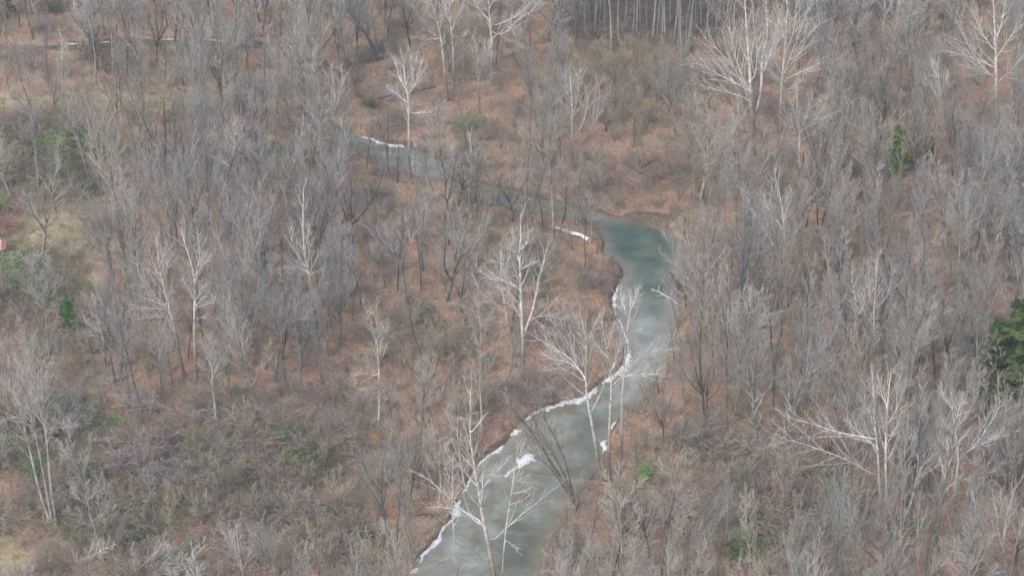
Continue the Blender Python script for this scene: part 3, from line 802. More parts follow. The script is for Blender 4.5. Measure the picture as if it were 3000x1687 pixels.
drawn_tree('sycamore', 'big white sycamore standing over the creek at the bottom of the picture', A8,
  [[(1180, 1590), (1160, 1500), (1135, 1350), (1110, 1200), (1085, 1100), (1060, 960), (1045, 850), (1025, 740), (1010, 620), (985, 520), (965, 400), (970, 300), (975, 150), (975, 40)]],
  [[(1062, 980), (1060, 900), (1065, 760), (1070, 640), (1070, 520)], [(1055, 930), (980, 880), (930, 790), (915, 700), (900, 580), (880, 460), (870, 330), (880, 240)],
   [(1080, 1090), (980, 1010), (900, 930), (840, 880), (760, 810), (690, 740), (600, 680), (510, 640)],
   [(1112, 1210), (1180, 1150), (1260, 1075), (1340, 1000), (1430, 930), (1510, 870), (1580, 810)],
   [(1130, 1340), (1000, 1305), (900, 1310), (800, 1320), (700, 1350)], [(1015, 660), (960, 590), (900, 530)],
   [(970, 380), (1020, 320), (1090, 230)], [(1040, 820), (1120, 720), (1200, 640), (1280, 540)], [(1000, 580), (900, 430), (830, 320), (790, 180)],
   [(1075, 1050), (930, 960), (800, 930), (650, 930)]], r0=.42, rl=.16, seed=12, group=G_SYC, tcolor=(.85, .8, .76), k2=8, spread=.34, k3=4, k4=3)
drawn_tree('sycamore', 'slim pale sapling in front of the creek, right of the big bottom sycamore', A8,
  [[(1205, 1600), (1220, 1350), (1235, 1150), (1255, 1000), (1280, 850), (1300, 700), (1325, 560), (1335, 420)]],
  [[(1300, 740), (1340, 730), (1380, 700)], [(1285, 830), (1340, 815), (1400, 800)], [(1325, 560), (1360, 500), (1380, 450)], [(1235, 1170), (1300, 1220), (1340, 1270)]],
  r0=.16, rl=.06, seed=13, k2=5, k3=3, k4=2)
drawn_tree('sycamore', 'thin upright pale sapling left of the big bottom sycamore, ending at the ice line', A8,
  [[(890, 1560), (870, 1380), (855, 1200), (840, 1000), (835, 850), (840, 640), (842, 560)]],
  [[(840, 1000), (800, 920), (770, 860)], [(838, 900), (880, 820), (890, 760)], [(850, 1180), (900, 1230), (960, 1240)], [(836, 800), (810, 720), (800, 650)]],
  r0=.15, rl=.05, seed=14, k2=5, k3=3, k4=2)
drawn_tree('sycamore', 'sycamore near lower right with one long low limb stretched to the left', A9,
  [[(1545, 1110), (1542, 900), (1535, 750), (1530, 550), (1540, 300), (1545, 150), (1560, 0), (1575, -120)], [(1500, 980), (1480, 760), (1482, 620), (1470, 500), (1455, 350), (1440, 200), (1440, 50), (1430, -80)]],
  [[(1480, 700), (1390, 660), (1320, 620), (1210, 550), (1100, 520), (1040, 490), (960, 470), (880, 440), (820, 430), (760, 410)],
   [(1460, 420), (1380, 400), (1300, 395), (1200, 370), (1080, 340), (950, 290), (820, 265)], [(1540, 320), (1590, 240), (1640, 140), (1670, 0)],
   [(1450, 300), (1400, 190), (1340, 100)], [(1545, 180), (1500, 80), (1480, -40)], [(1470, 480), (1400, 430), (1330, 370), (1270, 300)], [(1535, 400), (1580, 380), (1620, 300)]],
  r0=.32, rl=.14, seed=15, group=G_SYC)
drawn_tree('sycamore', 'pale forked tree near the right edge with a limb rising steeply right', A9,
  [[(2045, 1040), (2050, 920), (2055, 800), (2070, 650), (2085, 570), (2075, 470), (2045, 280), (2040, 200), (2030, 60)]],
  [[(2087, 565), (2150, 510), (2220, 450), (2300, 330), (2360, 240), (2400, 130)], [(2150, 510), (2240, 460), (2320, 440), (2400, 380)],
   [(2060, 380), (2000, 320), (1950, 250)], [(2045, 290), (2090, 180), (2110, 80)], [(2040, 200), (1980, 100), (1940, 20)]], r0=.3, rl=.14, seed=16, group=G_SYC)
drawn_tree('sycamore', 'low white multi-stemmed tree fanning out in the bottom right corner', A9,
  [[(2450, 1540), (2440, 1440), (2400, 1360), (2330, 1240), (2290, 1120), (2230, 1000), (2200, 880), (2180, 800)],
   [(2445, 1450), (2420, 1280), (2430, 1100), (2450, 950), (2500, 820), (2520, 760)], [(2470, 1460), (2500, 1300), (2520, 1180), (2560, 1080), (2590, 960)]],
  [[(2430, 1420), (2350, 1300), (2240, 1220), (2120, 1180), (2040, 1120)], [(2435, 1430), (2330, 1400), (2200, 1320), (2080, 1270), (1960, 1230)],
   [(2425, 1300), (2380, 1100), (2370, 960), (2350, 850)], [(2390, 1350), (2300, 1180), (2200, 1080), (2130, 960)], [(2440, 1000), (2400, 880), (2400, 780)], [(2400, 1400), (2300, 1420), (2180, 1400)]],
  r0=.3, rl=.16, seed=17, group=G_SYC, k2=9)
drawn_tree('sycamore', 'tall cream-trunked sycamore with left-reaching limbs in the left half', A4,
  [[(1395, 1400), (1360, 1290), (1340, 1150), (1325, 1050), (1290, 950), (1275, 850), (1250, 750), (1215, 660), (1200, 560), (1190, 440), (1180, 340)]],
  [[(1325, 1070), (1270, 960), (1230, 870), (1160, 760), (1100, 690), (1030, 620)], [(1335, 1165), (1230, 1130), (1150, 1110), (1020, 1105)],
   [(1285, 940), (1200, 940), (1130, 950), (1030, 965)], [(1280, 890), (1180, 880), (1100, 875), (990, 880)], [(1275, 860), (1200, 840), (1120, 810), (1000, 760)],
   [(1215, 640), (1230, 560), (1220, 430)], [(1245, 740), (1180, 600), (1140, 490)], [(1225, 680), (1270, 540), (1270, 430)]], r0=.36, rl=.13, seed=18, group=G_SYC)
drawn_tree('sycamore', 'yellow-grey sycamore just right of the cream-trunked one in the left half', A4,
  [[(1480, 1460), (1472, 1200), (1465, 1000), (1470, 830), (1475, 650), (1450, 560), (1420, 460), (1380, 360), (1370, 280)]],
  [[(1475, 640), (1530, 550), (1580, 490)], [(1474, 650), (1510, 500), (1505, 450), (1490, 340)], [(1470, 830), (1520, 750), (1550, 690)], [(1470, 830), (1420, 740), (1370, 660)],
   [(1468, 960), (1530, 945), (1600, 960), (1640, 985)], [(1470, 880), (1540, 860), (1620, 810)], [(1472, 1240), (1530, 1200), (1600, 1170), (1680, 1160)], [(1472, 1260), (1540, 1260), (1620, 1280), (1690, 1300), (1730, 1360)]],
  r0=.36, rl=.13, seed=19, group=G_SYC)
drawn_tree('sycamore', 'pale sycamore with wide low limbs left of centre', A4,
  [[(2405, 1080), (2365, 870), (2350, 760), (2340, 640), (2320, 560), (2290, 440), (2290, 300), (2285, 150), (2290, 50), (2290, -40)]],
  [[(2320, 580), (2260, 500), (2210, 400), (2190, 290)], [(2325, 600), (2330, 450), (2330, 250)], [(2340, 600), (2400, 480), (2480, 440)],
   [(2342, 620), (2440, 580), (2540, 575)], [(2335, 610), (2240, 570), (2140, 570)], [(2345, 700), (2440, 720), (2540, 690)], [(2350, 760), (2290, 780), (2240, 700)]],
  r0=.32, rl=.12, seed=20, group=G_SYC)
drawn_tree('sycamore', 'white candelabra sycamore above the pool, in front of the brushy thicket', A2,
  [[(1740, 1290), (1738, 1100), (1742, 950), (1745, 880), (1745, 790), (1735, 700), (1725, 600), (1720, 500)]],
  [[(1745, 900), (1700, 820), (1650, 740), (1620, 680)], [(1746, 870), (1780, 760), (1790, 640), (1795, 540)], [(1744, 800), (1700, 680), (1690, 560)],
   [(1742, 1040), (1790, 1000), (1830, 930), (1860, 800), (1870, 680)], [(1740, 1130), (1830, 1060), (1900, 960), (1940, 850), (1950, 700), (1955, 630)],
   [(1740, 1040), (1660, 1020), (1580, 1010)], [(1740, 1060), (1680, 980), (1600, 900)]], r0=.34, rl=.13, seed=21, group=G_SYC)
drawn_tree('sycamore', 'forked sycamore with dark lower trunk beside the upstream bend', A2,
  [[(520, 1360), (512, 1200), (510, 1000), (505, 880), (510, 780), (500, 700), (480, 600), (470, 500), (460, 400)]],
  [[(505, 720), (560, 640), (590, 560), (600, 470)], [(508, 760), (540, 600), (530, 500), (540, 400)], [(495, 690), (440, 600), (430, 540), (400, 450)],
   [(510, 780), (430, 720), (350, 660)], [(508, 850), (580, 855), (640, 850), (700, 830)]], r0=.34, rl=.12, seed=22, group=G_SYC)
drawn_tree('sycamore', 'pale twin-leader tree between the upstream bend and the candelabra sycamore', A2,
  [[(975, 1620), (965, 1440), (980, 1320), (980, 1230), (975, 1100), (970, 1000)]],
  [[(970, 1430), (880, 1340), (840, 1200), (830, 1080)], [(975, 1400), (1010, 1250), (1030, 1120)], [(968, 1450), (1060, 1320), (1090, 1200)], [(972, 1480), (880, 1420), (800, 1300)]],
  r0=.3, rl=.12, seed=23, group=G_SYC)
drawn_tree('sycamore', 'slim white sycamore standing on open leaf litter near the top centre', A2,
  [[(1042, 860), (1040, 700), (1038, 600), (1035, 480), (1020, 380), (1005, 300)]],
  [[(1040, 680), (1080, 620), (1140, 560)], [(1038, 640), (1060, 500), (1080, 380), (1085, 310)], [(1036, 540), (1000, 440), (985, 360)], [(1040, 560), (1100, 440), (1120, 340)]],
  r0=.24, rl=.09, seed=24, group=G_SYC)
drawn_tree('sycamore', 'dead straight silver-grey trunk beside the long dark log near the top', A2,
  [[(795, 760), (790, 640), (770, 430), (755, 300), (720, 150), (680, 20), (650, -100)]],
  [[(755, 300), (690, 260), (600, 150), (540, 40)], [(740, 230), (770, 120), (800, 0)], [(730, 180), (650, 90), (640, 0)], [(750, 290), (640, 300), (560, 280)]],
  r0=.4, rl=.13, seed=25, group=G_SYC, color=(.9, .92, .9))
drawn_tree('sycamore', 'white sycamore with wavy slender trunk at the top, right of the silver-grey trunk', A2,
  [[(850, 720), (848, 560), (845, 400), (830, 250), (820, 120), (815, 0), (810, -100)]],
  [[(830, 250), (870, 130), (920, 20)], [(825, 180), (780, 80), (760, -20)], [(835, 280), (900, 280), (950, 250)], [(818, 60), (850, -20), (870, -80)]],
  r0=.3, rl=.11, seed=26, group=G_SYC)
drawn_tree('sycamore', 'white tree with long limbs sweeping right at the top edge near the centre', A2,
  [[(1140, 640), (1135, 420), (1130, 250), (1120, 120), (1110, 0), (1100, -120)]],
  [[(1130, 240), (1200, 290), (1260, 230), (1350, 140), (1430, 80), (1530, 10)], [(1130, 200), (1260, 160), (1360, 90), (1440, 0)], [(1125, 160), (1040, 80), (990, -20)],
   [(1115, 60), (1170, -20), (1220, -80)], [(1132, 300), (1280, 180), (1310, 290), (1340, 330)], [(1120, 100), (1050, 30), (1010, -50)]],
  r0=.38, rl=.14, seed=27, group=G_SYC)
drawn_tree('sycamore', 'tree on the right with one bright white limb slanting up left', A6,
  [[(785, 860), (780, 600), (778, 500), (770, 300), (755, 150), (740, 30), (700, -80), (690, -180)]],
  [[(778, 495), (700, 430), (660, 370), (620, 290), (590, 240), (540, 170), (500, 110), (470, 60)], [(770, 300), (720, 230), (660, 150), (610, 60)],
   [(765, 270), (780, 120), (800, 0)], [(750, 120), (690, 20), (660, -80)]], r0=.3, rl=.15, seed=28, group=G_SYC)
drawn_tree('sycamore', 'pale twin-crowned tree in the middle of the right-hand wood', A6,
  [[(1445, 1440), (1450, 1250), (1450, 1100), (1440, 950), (1450, 800), (1460, 650), (1470, 500)], [(1290, 1330), (1285, 1150), (1300, 1020), (1310, 880), (1290, 720), (1270, 600)]],
  [[(1455, 880), (1540, 800), (1560, 700), (1585, 580)], [(1445, 1020), (1390, 950), (1340, 850), (1320, 760)], [(1442, 900), (1410, 800), (1410, 700), (1400, 560)],
   [(1300, 1050), (1220, 1000), (1160, 900)], [(1290, 1120), (1200, 1040), (1170, 950)], [(1305, 960), (1370, 860), (1380, 760)]], r0=.26, rl=.1, seed=29, group=G_SYC)
drawn_tree('tall_tree', 'old grey tree of three long parallel trunks in the lower left', A7,
  [[(425, 1060), (395, 900), (380, 700), (360, 500), (345, 330), (325, 200), (315, 0), (310, -150), (300, -260)],
   [(395, 1040), (360, 850), (325, 650), (290, 480), (260, 350), (230, 220), (190, 60), (180, -100), (170, -220)],
   [(370, 1020), (310, 850), (270, 700), (230, 520), (200, 400), (170, 260), (130, 80), (110, -80)]],
  [[(350, 350), (420, 330), (480, 330), (560, 320)], [(345, 310), (420, 285), (470, 290), (530, 325)], [(330, 230), (400, 120), (500, 60)], [(175, 280), (100, 240), (0, 290)],
   [(235, 240), (300, 100), (340, -20)], [(150, 160), (80, 40), (20, -40)], [(320, 60), (400, -60), (440, -160)], [(195, 80), (120, -60), (80, -160)]],
  r0=.34, rl=.11, seed=30, bk='grey', tw='grey_twig', color=(1.15, 1.12, 1.08), k2=9)
drawn_tree('leaning_tree', 'four dark bare stems leaning left together over the creek', A8,
  [[(1755, 880), (1690, 760), (1620, 650), (1560, 560), (1510, 470), (1440, 370), (1380, 290), (1320, 220), (1230, 100)],
   [(1752, 870), (1700, 720), (1640, 600), (1590, 500), (1530, 410), (1480, 330), (1440, 250)],
   [(1754, 870), (1720, 700), (1690, 580), (1640, 460), (1590, 360), (1540, 280), (1500, 200)],
   [(1745, 880), (1680, 780), (1600, 660), (1540, 600), (1480, 540), (1420, 460)]],
  [[(1440, 370), (1400, 300), (1350, 280)], [(1380, 290), (1300, 250), (1200, 290)], [(1480, 330), (1440, 180), (1400, 80)], [(1540, 280), (1530, 180), (1560, 100)]],
  r0=.24, rl=.07, seed=31, bk='dark', tw='dark_twig', k2=5, k3=4, k4=3, color=(1.35, 1.3, 1.2))
drawn_tree('tall_tree', 'isolated grey tree with straight trunk between the brushy hollow and the left sycamores', A7,
  [[(1640, 350), (1630, 250), (1615, 100), (1605, 0), (1600, -130), (1590, -260), (1585, -360)]],
  [[(1605, 0), (1560, -80), (1500, -150)], [(1602, -60), (1660, -150), (1700, -220)], [(1600, -150), (1560, -240), (1530, -320)]], r0=.26, rl=.09, seed=32, bk='grey', tw='grey_twig', color=(1.2, 1.18, 1.12))
drawn_tree('tall_tree', 'grey-white straight trunk with small crown on the open litter left of the lower creek', A8,
  [[(278, 340), (285, 220), (290, 60), (285, -60), (275, -250), (270, -440), (265, -560)]],
  [[(285, -20), (210, 40), (130, 45)], [(280, -120), (200, -180), (100, -210)], [(275, -250), (320, -360), (350, -450)], [(272, -330), (210, -450), (180, -560)], [(285, -60), (180, -80), (60, -60)]],
  r0=.24, rl=.09, seed=33, bk='grey', tw='syc_twig', color=(1.5, 1.45, 1.38))
drawn_tree('sycamore', 'white slender tree at far left standing by the far creek strip', A1,
  [[(603, 430), (590, 330), (580, 240), (565, 120), (555, 0), (550, -80)]],
  [[(585, 290), (640, 300), (700, 290), (740, 260)], [(578, 250), (530, 220), (510, 190)], [(570, 160), (620, 120), (640, 80)], [(560, 60), (590, 0), (600, -60)]], r0=.24, rl=.09, seed=34, group=G_SYC)
drawn_tree('sycamore', 'white straight birch-like stem in the tan grass at far left', A1,
  [[(485, 900), (478, 760), (470, 620), (468, 540), (470, 440), (465, 300), (450, 220)]],
  [[(470, 600), (510, 560), (550, 500)], [(470, 600), (440, 540), (430, 450)], [(468, 480), (490, 400), (500, 330)]], r0=.24, rl=.07, seed=35, group=G_SYC)
drawn_tree('sycamore', 'white branching tree above the right end of the far creek strip', A1,
  [[(1915, 330), (1912, 180), (1905, 60), (1895, -60)]], [[(1912, 170), (1950, 60), (1970, -40)], [(1910, 120), (1850, 30), (1820, -40)], [(1912, 240), (1830, 190), (1780, 150)]], r0=.26, rl=.1, seed=36, group=G_SYC)
drawn_tree('sycamore', 'white forked stem in the purple-grey wood right of the tan grass', A1,
  [[(2090, 860), (2085, 720), (2095, 620), (2080, 500), (2075, 400), (2070, 320)]], [[(2095, 630), (2130, 570), (2160, 500)], [(2080, 500), (2050, 440), (2040, 380)]], r0=.24, rl=.08, seed=37, group=G_SYC)
drawn_tree('sycamore', 'white upright-limbed tree left of the upstream bend', A1,
  [[(2480, 1240), (2495, 1000), (2530, 820), (2525, 700), (2510, 580), (2505, 480)]],
  [[(2530, 830), (2570, 700), (2580, 590), (2575, 500)], [(2510, 920), (2460, 800), (2440, 680)], [(2500, 980), (2570, 900), (2620, 850)], [(2526, 740), (2480, 640), (2460, 540)]], r0=.3, rl=.11, seed=38, group=G_SYC)
drawn_tree('pale_tree', 'silvery fan-crowned tree in the dense wood at upper left', A1,
  [[(1800, 1560), (1795, 1400), (1775, 1250), (1770, 1130), (1765, 1000), (1760, 920)]],
  [[(1775, 1220), (1700, 1130), (1640, 1080)], [(1773, 1180), (1720, 1060), (1700, 980)], [(1776, 1240), (1840, 1160), (1870, 1080)], [(1770, 1120), (1810, 1020), (1820, 950)], [(1778, 1290), (1690, 1220), (1600, 1190)]],
  r0=.24, rl=.1, seed=39, bk='grey', tw='grey_twig', color=(1.5, 1.5, 1.5))
drawn_tree('pale_tree', 'silvery low-crowned tree beside the small pine at left', A4,
  [[(800, 1220), (780, 1130), (755, 1030), (735, 960), (720, 880), (700, 780)]],
  [[(735, 960), (680, 880), (640, 800)], [(745, 1000), (800, 930), (820, 860)], [(770, 1100), (700, 1080), (600, 1080)], [(760, 1060), (690, 1010), (620, 960)], [(740, 980), (760, 880), (750, 800)], [(790, 1180), (700, 1180), (620, 1150)]],
  r0=.24, rl=.1, seed=40, bk='grey', tw='grey_twig', color=(1.55, 1.55, 1.55))
drawn_tree('pale_tree', 'grey tree with fine fanned crown at the meadow\'s right edge', A4,
  [[(1040, 420), (1020, 300), (1005, 180), (1000, 60), (995, -40)]],
  [[(1015, 250), (930, 150), (870, 100)], [(1010, 200), (1080, 110), (1120, 40)], [(1005, 140), (950, 20), (930, -60)], [(1018, 270), (930, 250), (840, 210)]], r0=.24, rl=.1, seed=41, bk='grey', tw='grey_twig', color=(1.45, 1.48, 1.48))
drawn_tree('pale_tree', 'small pale vase-shaped tree alone at the edge of the left meadow', A4,
  [[(688, 460), (685, 420), (680, 400), (650, 360), (610, 330), (580, 320)]],
  [[(683, 410), (690, 340), (695, 270)], [(682, 410), (665, 320), (655, 250)], [(680, 400), (630, 330), (600, 270)], [(686, 420), (720, 370), (750, 330)]], r0=.16, rl=.07, seed=42, bk='grey', tw='brush_twig', color=(1.5, 1.45, 1.3), k2=6)
drawn_tree('sycamore', 'contorted white-limbed tree crown rising from the bottom edge at lower left', A7,
  [[(1080, 1620), (1050, 1480), (1020, 1400), (1010, 1300), (995, 1240)]],
  [[(1050, 1470), (930, 1400), (890, 1330)], [(1030, 1410), (1110, 1340), (1180, 1260), (1220, 1200)], [(1055, 1490), (1150, 1420), (1280, 1380), (1380, 1380)], [(1060, 1500), (900, 1480), (780, 1440)], [(1150, 1300), (1220, 1250), (1290, 1230)], [(1060, 1510), (1200, 1430), (1320, 1420)]],
  r0=.3, rl=.13, seed=43, group=G_SYC)
drawn_tree('sycamore', 'crooked pale tree at the bottom edge left of the contorted white one', A7,
  [[(670, 1640), (665, 1480), (680, 1380), (670, 1280), (690, 1230)]], [[(675, 1310), (770, 1250), (850, 1215)], [(680, 1370), (620, 1420), (570, 1460)], [(672, 1300), (720, 1220), (735, 1205)], [(670, 1420), (600, 1400), (560, 1310)]], r0=.26, rl=.11, seed=44, group=G_SYC)
drawn_tree('sycamore', 'cream many-stemmed tree at the bottom edge between shrubs and creek', A7,
  [[(1850, 1620), (1840, 1440), (1800, 1330), (1770, 1210), (1760, 1140)], [(1845, 1480), (1810, 1300), (1790, 1150), (1785, 1060)]],
  [[(1830, 1420), (1760, 1310), (1710, 1200)], [(1800, 1290), (1740, 1160), (1720, 1100)], [(1835, 1400), (1880, 1300), (1900, 1220)]], r0=.26, rl=.1, seed=45, group=G_SYC)
drawn_tree('dark_tree', 'dark crooked tree leaning out over the upstream water', A2,
  [[(1180, 1480), (1190, 1420), (1220, 1390), (1270, 1360)], [(1190, 1440), (1195, 1380), (1210, 1310)]], [[(1200, 1400), (1260, 1400), (1300, 1380)], [(1190, 1430), (1150, 1390), (1110, 1370)]], r0=.22, rl=.08, seed=46, bk='dark', tw='dark_twig', k2=6)
drawn_tree('dark_tree', 'tall dark-barked trunk on the right with ivy-dark base low in the wood', A6,
  [[(690, 1480), (690, 1350), (680, 1230), (665, 1120), (660, 950), (655, 800), (650, 650)]], [[(660, 800), (620, 720), (600, 640)], [(655, 720), (700, 640), (720, 580)], [(658, 880), (700, 820), (740, 780)]], r0=.26, rl=.08, seed=47, bk='dark', tw='grey_twig', k2=8)
drawn_tree('dark_tree', 'dark vine-wrapped trunk near the right side, crown lost in grey twigs', A9,
  [[(1890, 1460), (1900, 1300), (1920, 1120), (1950, 950), (1985, 750), (2000, 550), (2040, 420), (2060, 250)]], [[(1950, 950), (1880, 880), (1820, 840)], [(1975, 800), (2040, 740), (2100, 700)], [(2000, 560), (1940, 480), (1900, 400)], [(2040, 420), (1980, 360), (1950, 340)]], r0=.32, rl=.1, seed=48, bk='dark', tw='grey_twig', color=(1.6, 1.55, 1.5), k2=8)
drawn_tree('dark_tree', 'forked dark sapling standing in the upstream water\'s edge', A2,
  [[(350, 1290), (345, 1150), (330, 1050), (290, 960), (270, 880)], [(352, 1250), (350, 1100), (355, 950), (350, 850)]], [[(360, 1230), (400, 1120), (440, 1000), (470, 930)], [(340, 1100), (300, 1000), (250, 920)]], r0=.2, rl=.09, seed=49, bk='dark', tw='dark_twig', k2=6, color=(1.3, 1.3, 1.3))

# ------------------------------------------------------------------ evergreens
conifers = [conifer(1), conifer(2, nleaf=6500), conifer(3)]
def px_tree(name, var, u, v, vtop, rz, label, cat, color=(1, 1, 1), wide=1.0, group=None):
    p = P(u, v); z = GZ(p[0], p[1])
    h = PY(u, vtop, p[1])[2] - z
    FEATURED_XY.append((p[0], p[1]))
    return place(name, var, (p[0], p[1], z), h, rz, label, cat, group, color, wide)
GE = 'scattered evergreens'
px_tree('conifer', conifers[0], 2633, 500, 370, .4, 'bright yellow-green conifer alone in the upper right wood', 'conifer', (1.9, 1.45, 1.0), 1.4, GE)
px_tree('conifer', conifers[2], 2722, 480, 395, 1.4, 'thin dull green conifer beside the bright one in the upper right wood', 'conifer', (.75, .8, .75), .55, GE)
px_tree('conifer', conifers[1], 2985, 1140, 850, 2.2, 'large dark green conifer cut by the right edge', 'conifer', (.9, .7, .7), 2.0, GE)
px_tree('conifer', conifers[0], 2935, 1110, 965, 4.2, 'smaller dark conifer under the large one at the right edge', 'conifer', (.85, .68, .64), 1.5, GE)
px_tree('conifer', conifers[0], 200, 965, 872, 3.0, 'small bright green pine among shrubs at left', 'conifer', (1.0, 1.25, .8), 1.25, GE)
px_tree('conifer', conifers[2], 15, 45, -40, 1.0, 'dark conifer at the top left corner', 'conifer', (.55, .7, .75), 1.3, GE)
px_tree('conifer', conifers[2], 2880, 1205, 1130, 5.0, 'low dark evergreen at the right edge below the large conifer', 'conifer', (.6, .65, .55), 1.2, GE)

# ------------------------------------------------------------------ trees of the wood
V_silver = [sycamore(s, bk='grey', tw='grey_twig') for s in (101, 102, 103, 104, 105)]
V_grey = [grey_tree(201), grey_tree(202, k=20, spread=.28, cb=.45), grey_tree(203, spread=.4, k=15), grey_tree(207, spread=.36, cb=.3), grey_tree(208, k=20, cb=.42, ang=.95), grey_tree(206, cb=.5, ang=.6)]
V_fork = [forked_tree(204), forked_tree(205), forked_tree(209), forked_tree(215)]
V_dark = [grey_tree(211, bk='dark', tw='dark_twig', k=14), forked_tree(212, bk='dark', tw='dark_twig'), slender(213, bk='dark', tw='dark_twig')]
V_slen = [slender(s) for s in (301, 302, 303, 304, 305)]
V_under = [understory(401, stems=3), understory(402, stems=5), understory(403, stems=2), understory(404, stems=4)]
V_shrub = [shrub(501), shrub(502), shrub(503)]
V_green = [shrub(511, leaf='leaf'), shrub(512, leaf='leaf', nleaf=2400), shrub(513, leaf='leaf', nleaf=900)]

# where the photograph looks through to water, grass or bare litter: tall trees in front are left out
CLEAR = np.array(left_bank + right_bank, float)
PROTECT = [(160, 650, 170, 70), (2210, 200, 130, 120), (2880, 170, 90, 90), (120, 690, 200, 100), (60, 830, 130, 80), (120, 1270, 80, 60), (2633, 435, 30, 62), (2945, 1000, 75, 140), (200, 920, 30, 45), (1880, 80, 190, 75), (2130, 1490, 30, 60), (285, 1150, 35, 30), (1230, 400, 30, 40), (1130, 460, 90, 35), (1475, 600, 50, 20)]
_fp = None
def tall_ok(u, v, hp):
    """False when a tree rooted at pixel u, v and hp pixels tall would stand before open water, the meadow or one of the big trees."""
    global _fp
    if _fp is None: _fp = np.array(FEAT_PX)
    n = 12
    vs = v - hp * np.linspace(.0, 1.0, n)
    us = np.full(n, u)
    w = 0
    for du in (-16, 0, 16):
        m = inside(CLEAR, us + du, vs) & (vs > 655) & (vs < 1690)
        w += m.sum()
    if w > 0: return False
    if area(us, vs, OPEN_C + OPEN_LL + OPEN_LR).mean() > .22 and random.random() < .62: return False
    if (area(us, vs, PROTECT) > .5).any() and random.random() < .93: return False
    d = np.hypot((_fp[None, :, 0] - us[:, None]), (_fp[None, :, 1] - vs[:, None])).min(1)
    if (d[2:] < 20).sum() >= 2 and random.random() < .8: return False
    return True
taken = [(x, y, 2.2) for x, y in FEATURED_XY]
_hash = {}
def hput(x, y, r):
    _hash.setdefault((int(x // 6), int(y // 6)), []).append((x, y, r))
for t in taken: hput(*t)
def free(x, y, r):
    cx, cy = int(x // 6), int(y // 6)
    for i in (-1, 0, 1):
        for j in (-1, 0, 1):
            for a, b_, r2 in _hash.get((cx + i, cy + j), ()):
                if (a - x) ** 2 + (b_ - y) ** 2 < (max(r, r2)) ** 2: return False
    return True
def tints(u, v, r):
    """bark and twig tint, drifting from purple-grey through grey to tan over the wood"""
    n = float(vnoise(np.array([u]), np.array([v * 1.8]), 260)[0]) + r.gauss(0, .22)
    b = r.uniform(.72, 1.2)
    if n < .27: c = (.97, .94, .98)
    elif n < .5: c = (.98, 1.0, .98)
    else: c = (1.10, 1.03, .92)
    return tuple(b * x for x in c)
R = random.Random(21)
PENDING = []
def candidates(n):
    """random ground points over the view and a margin around it"""
    out = []
    for _ in range(n):
        y = R.uniform(262, 575); 
        hw = y * 1.12 * tan(HFOV / 2) * 1.12 + 8
        x = R.uniform(-hw, hw)
        out.append((x, y))
    return out
def scatter(kindname, count, variants, hr, r, dens, name, noun, cat, group, tall=True, wide=(.62, 1.15), tries=26000, col=None, pick=None):
    cand = candidates(tries)
    xy = np.array(cand)
    sd = creek_sd(xy[:, 0], xy[:, 1])
    gz = ground_z(xy[:, 0], xy[:, 1], sd)
    u, v = proj(np.stack([xy[:, 0], xy[:, 1], gz], -1))
    d = dens(u, v)
    n = 0
    for i in range(len(xy)):
        if n >= count: break
        if sd[i] < 1.5 or R.random() > d[i]: continue
        x, y = xy[i]
        if not free(x, y, r): continue
        h = R.uniform(*hr)
        sc = FPX / (y * cos(PITCH) + CAMZ * sin(PITCH))
        hp = h * cos(PITCH) * sc
        if v[i] - hp > IH - 25 or v[i] < -15: continue
        if u[i] < -60 or u[i] > IW + 60: continue
        if tall and not tall_ok(u[i], v[i], hp): continue
        hput(x, y, r)
        c = tints(u[i], v[i], R) if col is None else col(u[i], v[i], R)
        var = variants[R.randrange(len(variants))] if pick is None else pick(u[i], v[i], R)
        e = place(name, var, (x, y, gz[i]), h, R.uniform(0, 6.28), noun, cat, group, c, R.uniform(*wide), lean=(R.gauss(0, .06), R.gauss(0, .06)))
        PENDING.append((e, float(u[i]), float(v[i] - hp * .5), (h - hr[0]) / (hr[1] - hr[0]), sum(c) / 3, noun))
        n += 1
    return n
def dens_grey(u, v):
    d = .55 + .45 * vnoise(u, v * 1.8, 180)
    d *= 1 - .97 * area(u, v, MEADOW + [(60, 420, 330, 120), (60, 850, 240, 180)])
    d *= 1 - .95 * area(u, v, OPEN_LL) ; d *= 1 - .85 * area(u, v, OPEN_C) ; d *= 1 - .8 * area(u, v, OPEN_LR) ; d *= 1 - .93 * area(u, v, THICKET)
    d *= np.where((v > 1400) & (u < 1100), .12, 1)
    d *= np.where((u > 330) & (u < 1000) & (v > 300) & (v < 950), 1.3, 1)
    d *= np.where((u > 2000) & (v < 1300), 1.25, 1)
    return d
def dens_slen(u, v):
    return np.clip(dens_grey(u, v) + .12 * area(u, v, OPEN_C + OPEN_LR), 0, 1)
def dens_under(u, v):
    d = .14 + .3 * vnoise(u + 70, v * 1.8, 150)
    d = np.maximum(d, np.where((u < 1150) & (v > 1480), .8, 0))
    d = np.maximum(d, area(u, v, THICKET)); d = np.maximum(d, .4 * area(u, v, OPEN_C))
    d *= 1 - .9 * area(u, v, MEADOW)
    d *= 1 - .6 * area(u, v, OPEN_LL)
    return d
def dens_shrub(u, v):
    d = .10 + .1 * vnoise(u + 300, v * 1.8, 120)
    d = np.maximum(d, .9 * area(u, v, GREENS + OPEN_LR + OPEN_LL)); d = np.maximum(d, .5 * area(u, v, THICKET))
    d = np.maximum(d, np.where((u < 1050) & (v > 1300), 1.0, 0)); d = np.maximum(d, np.where((u < 330) & (v > 330), .6, 0))
    d *= 1 - .85 * area(u, v, MEADOW)
    return d
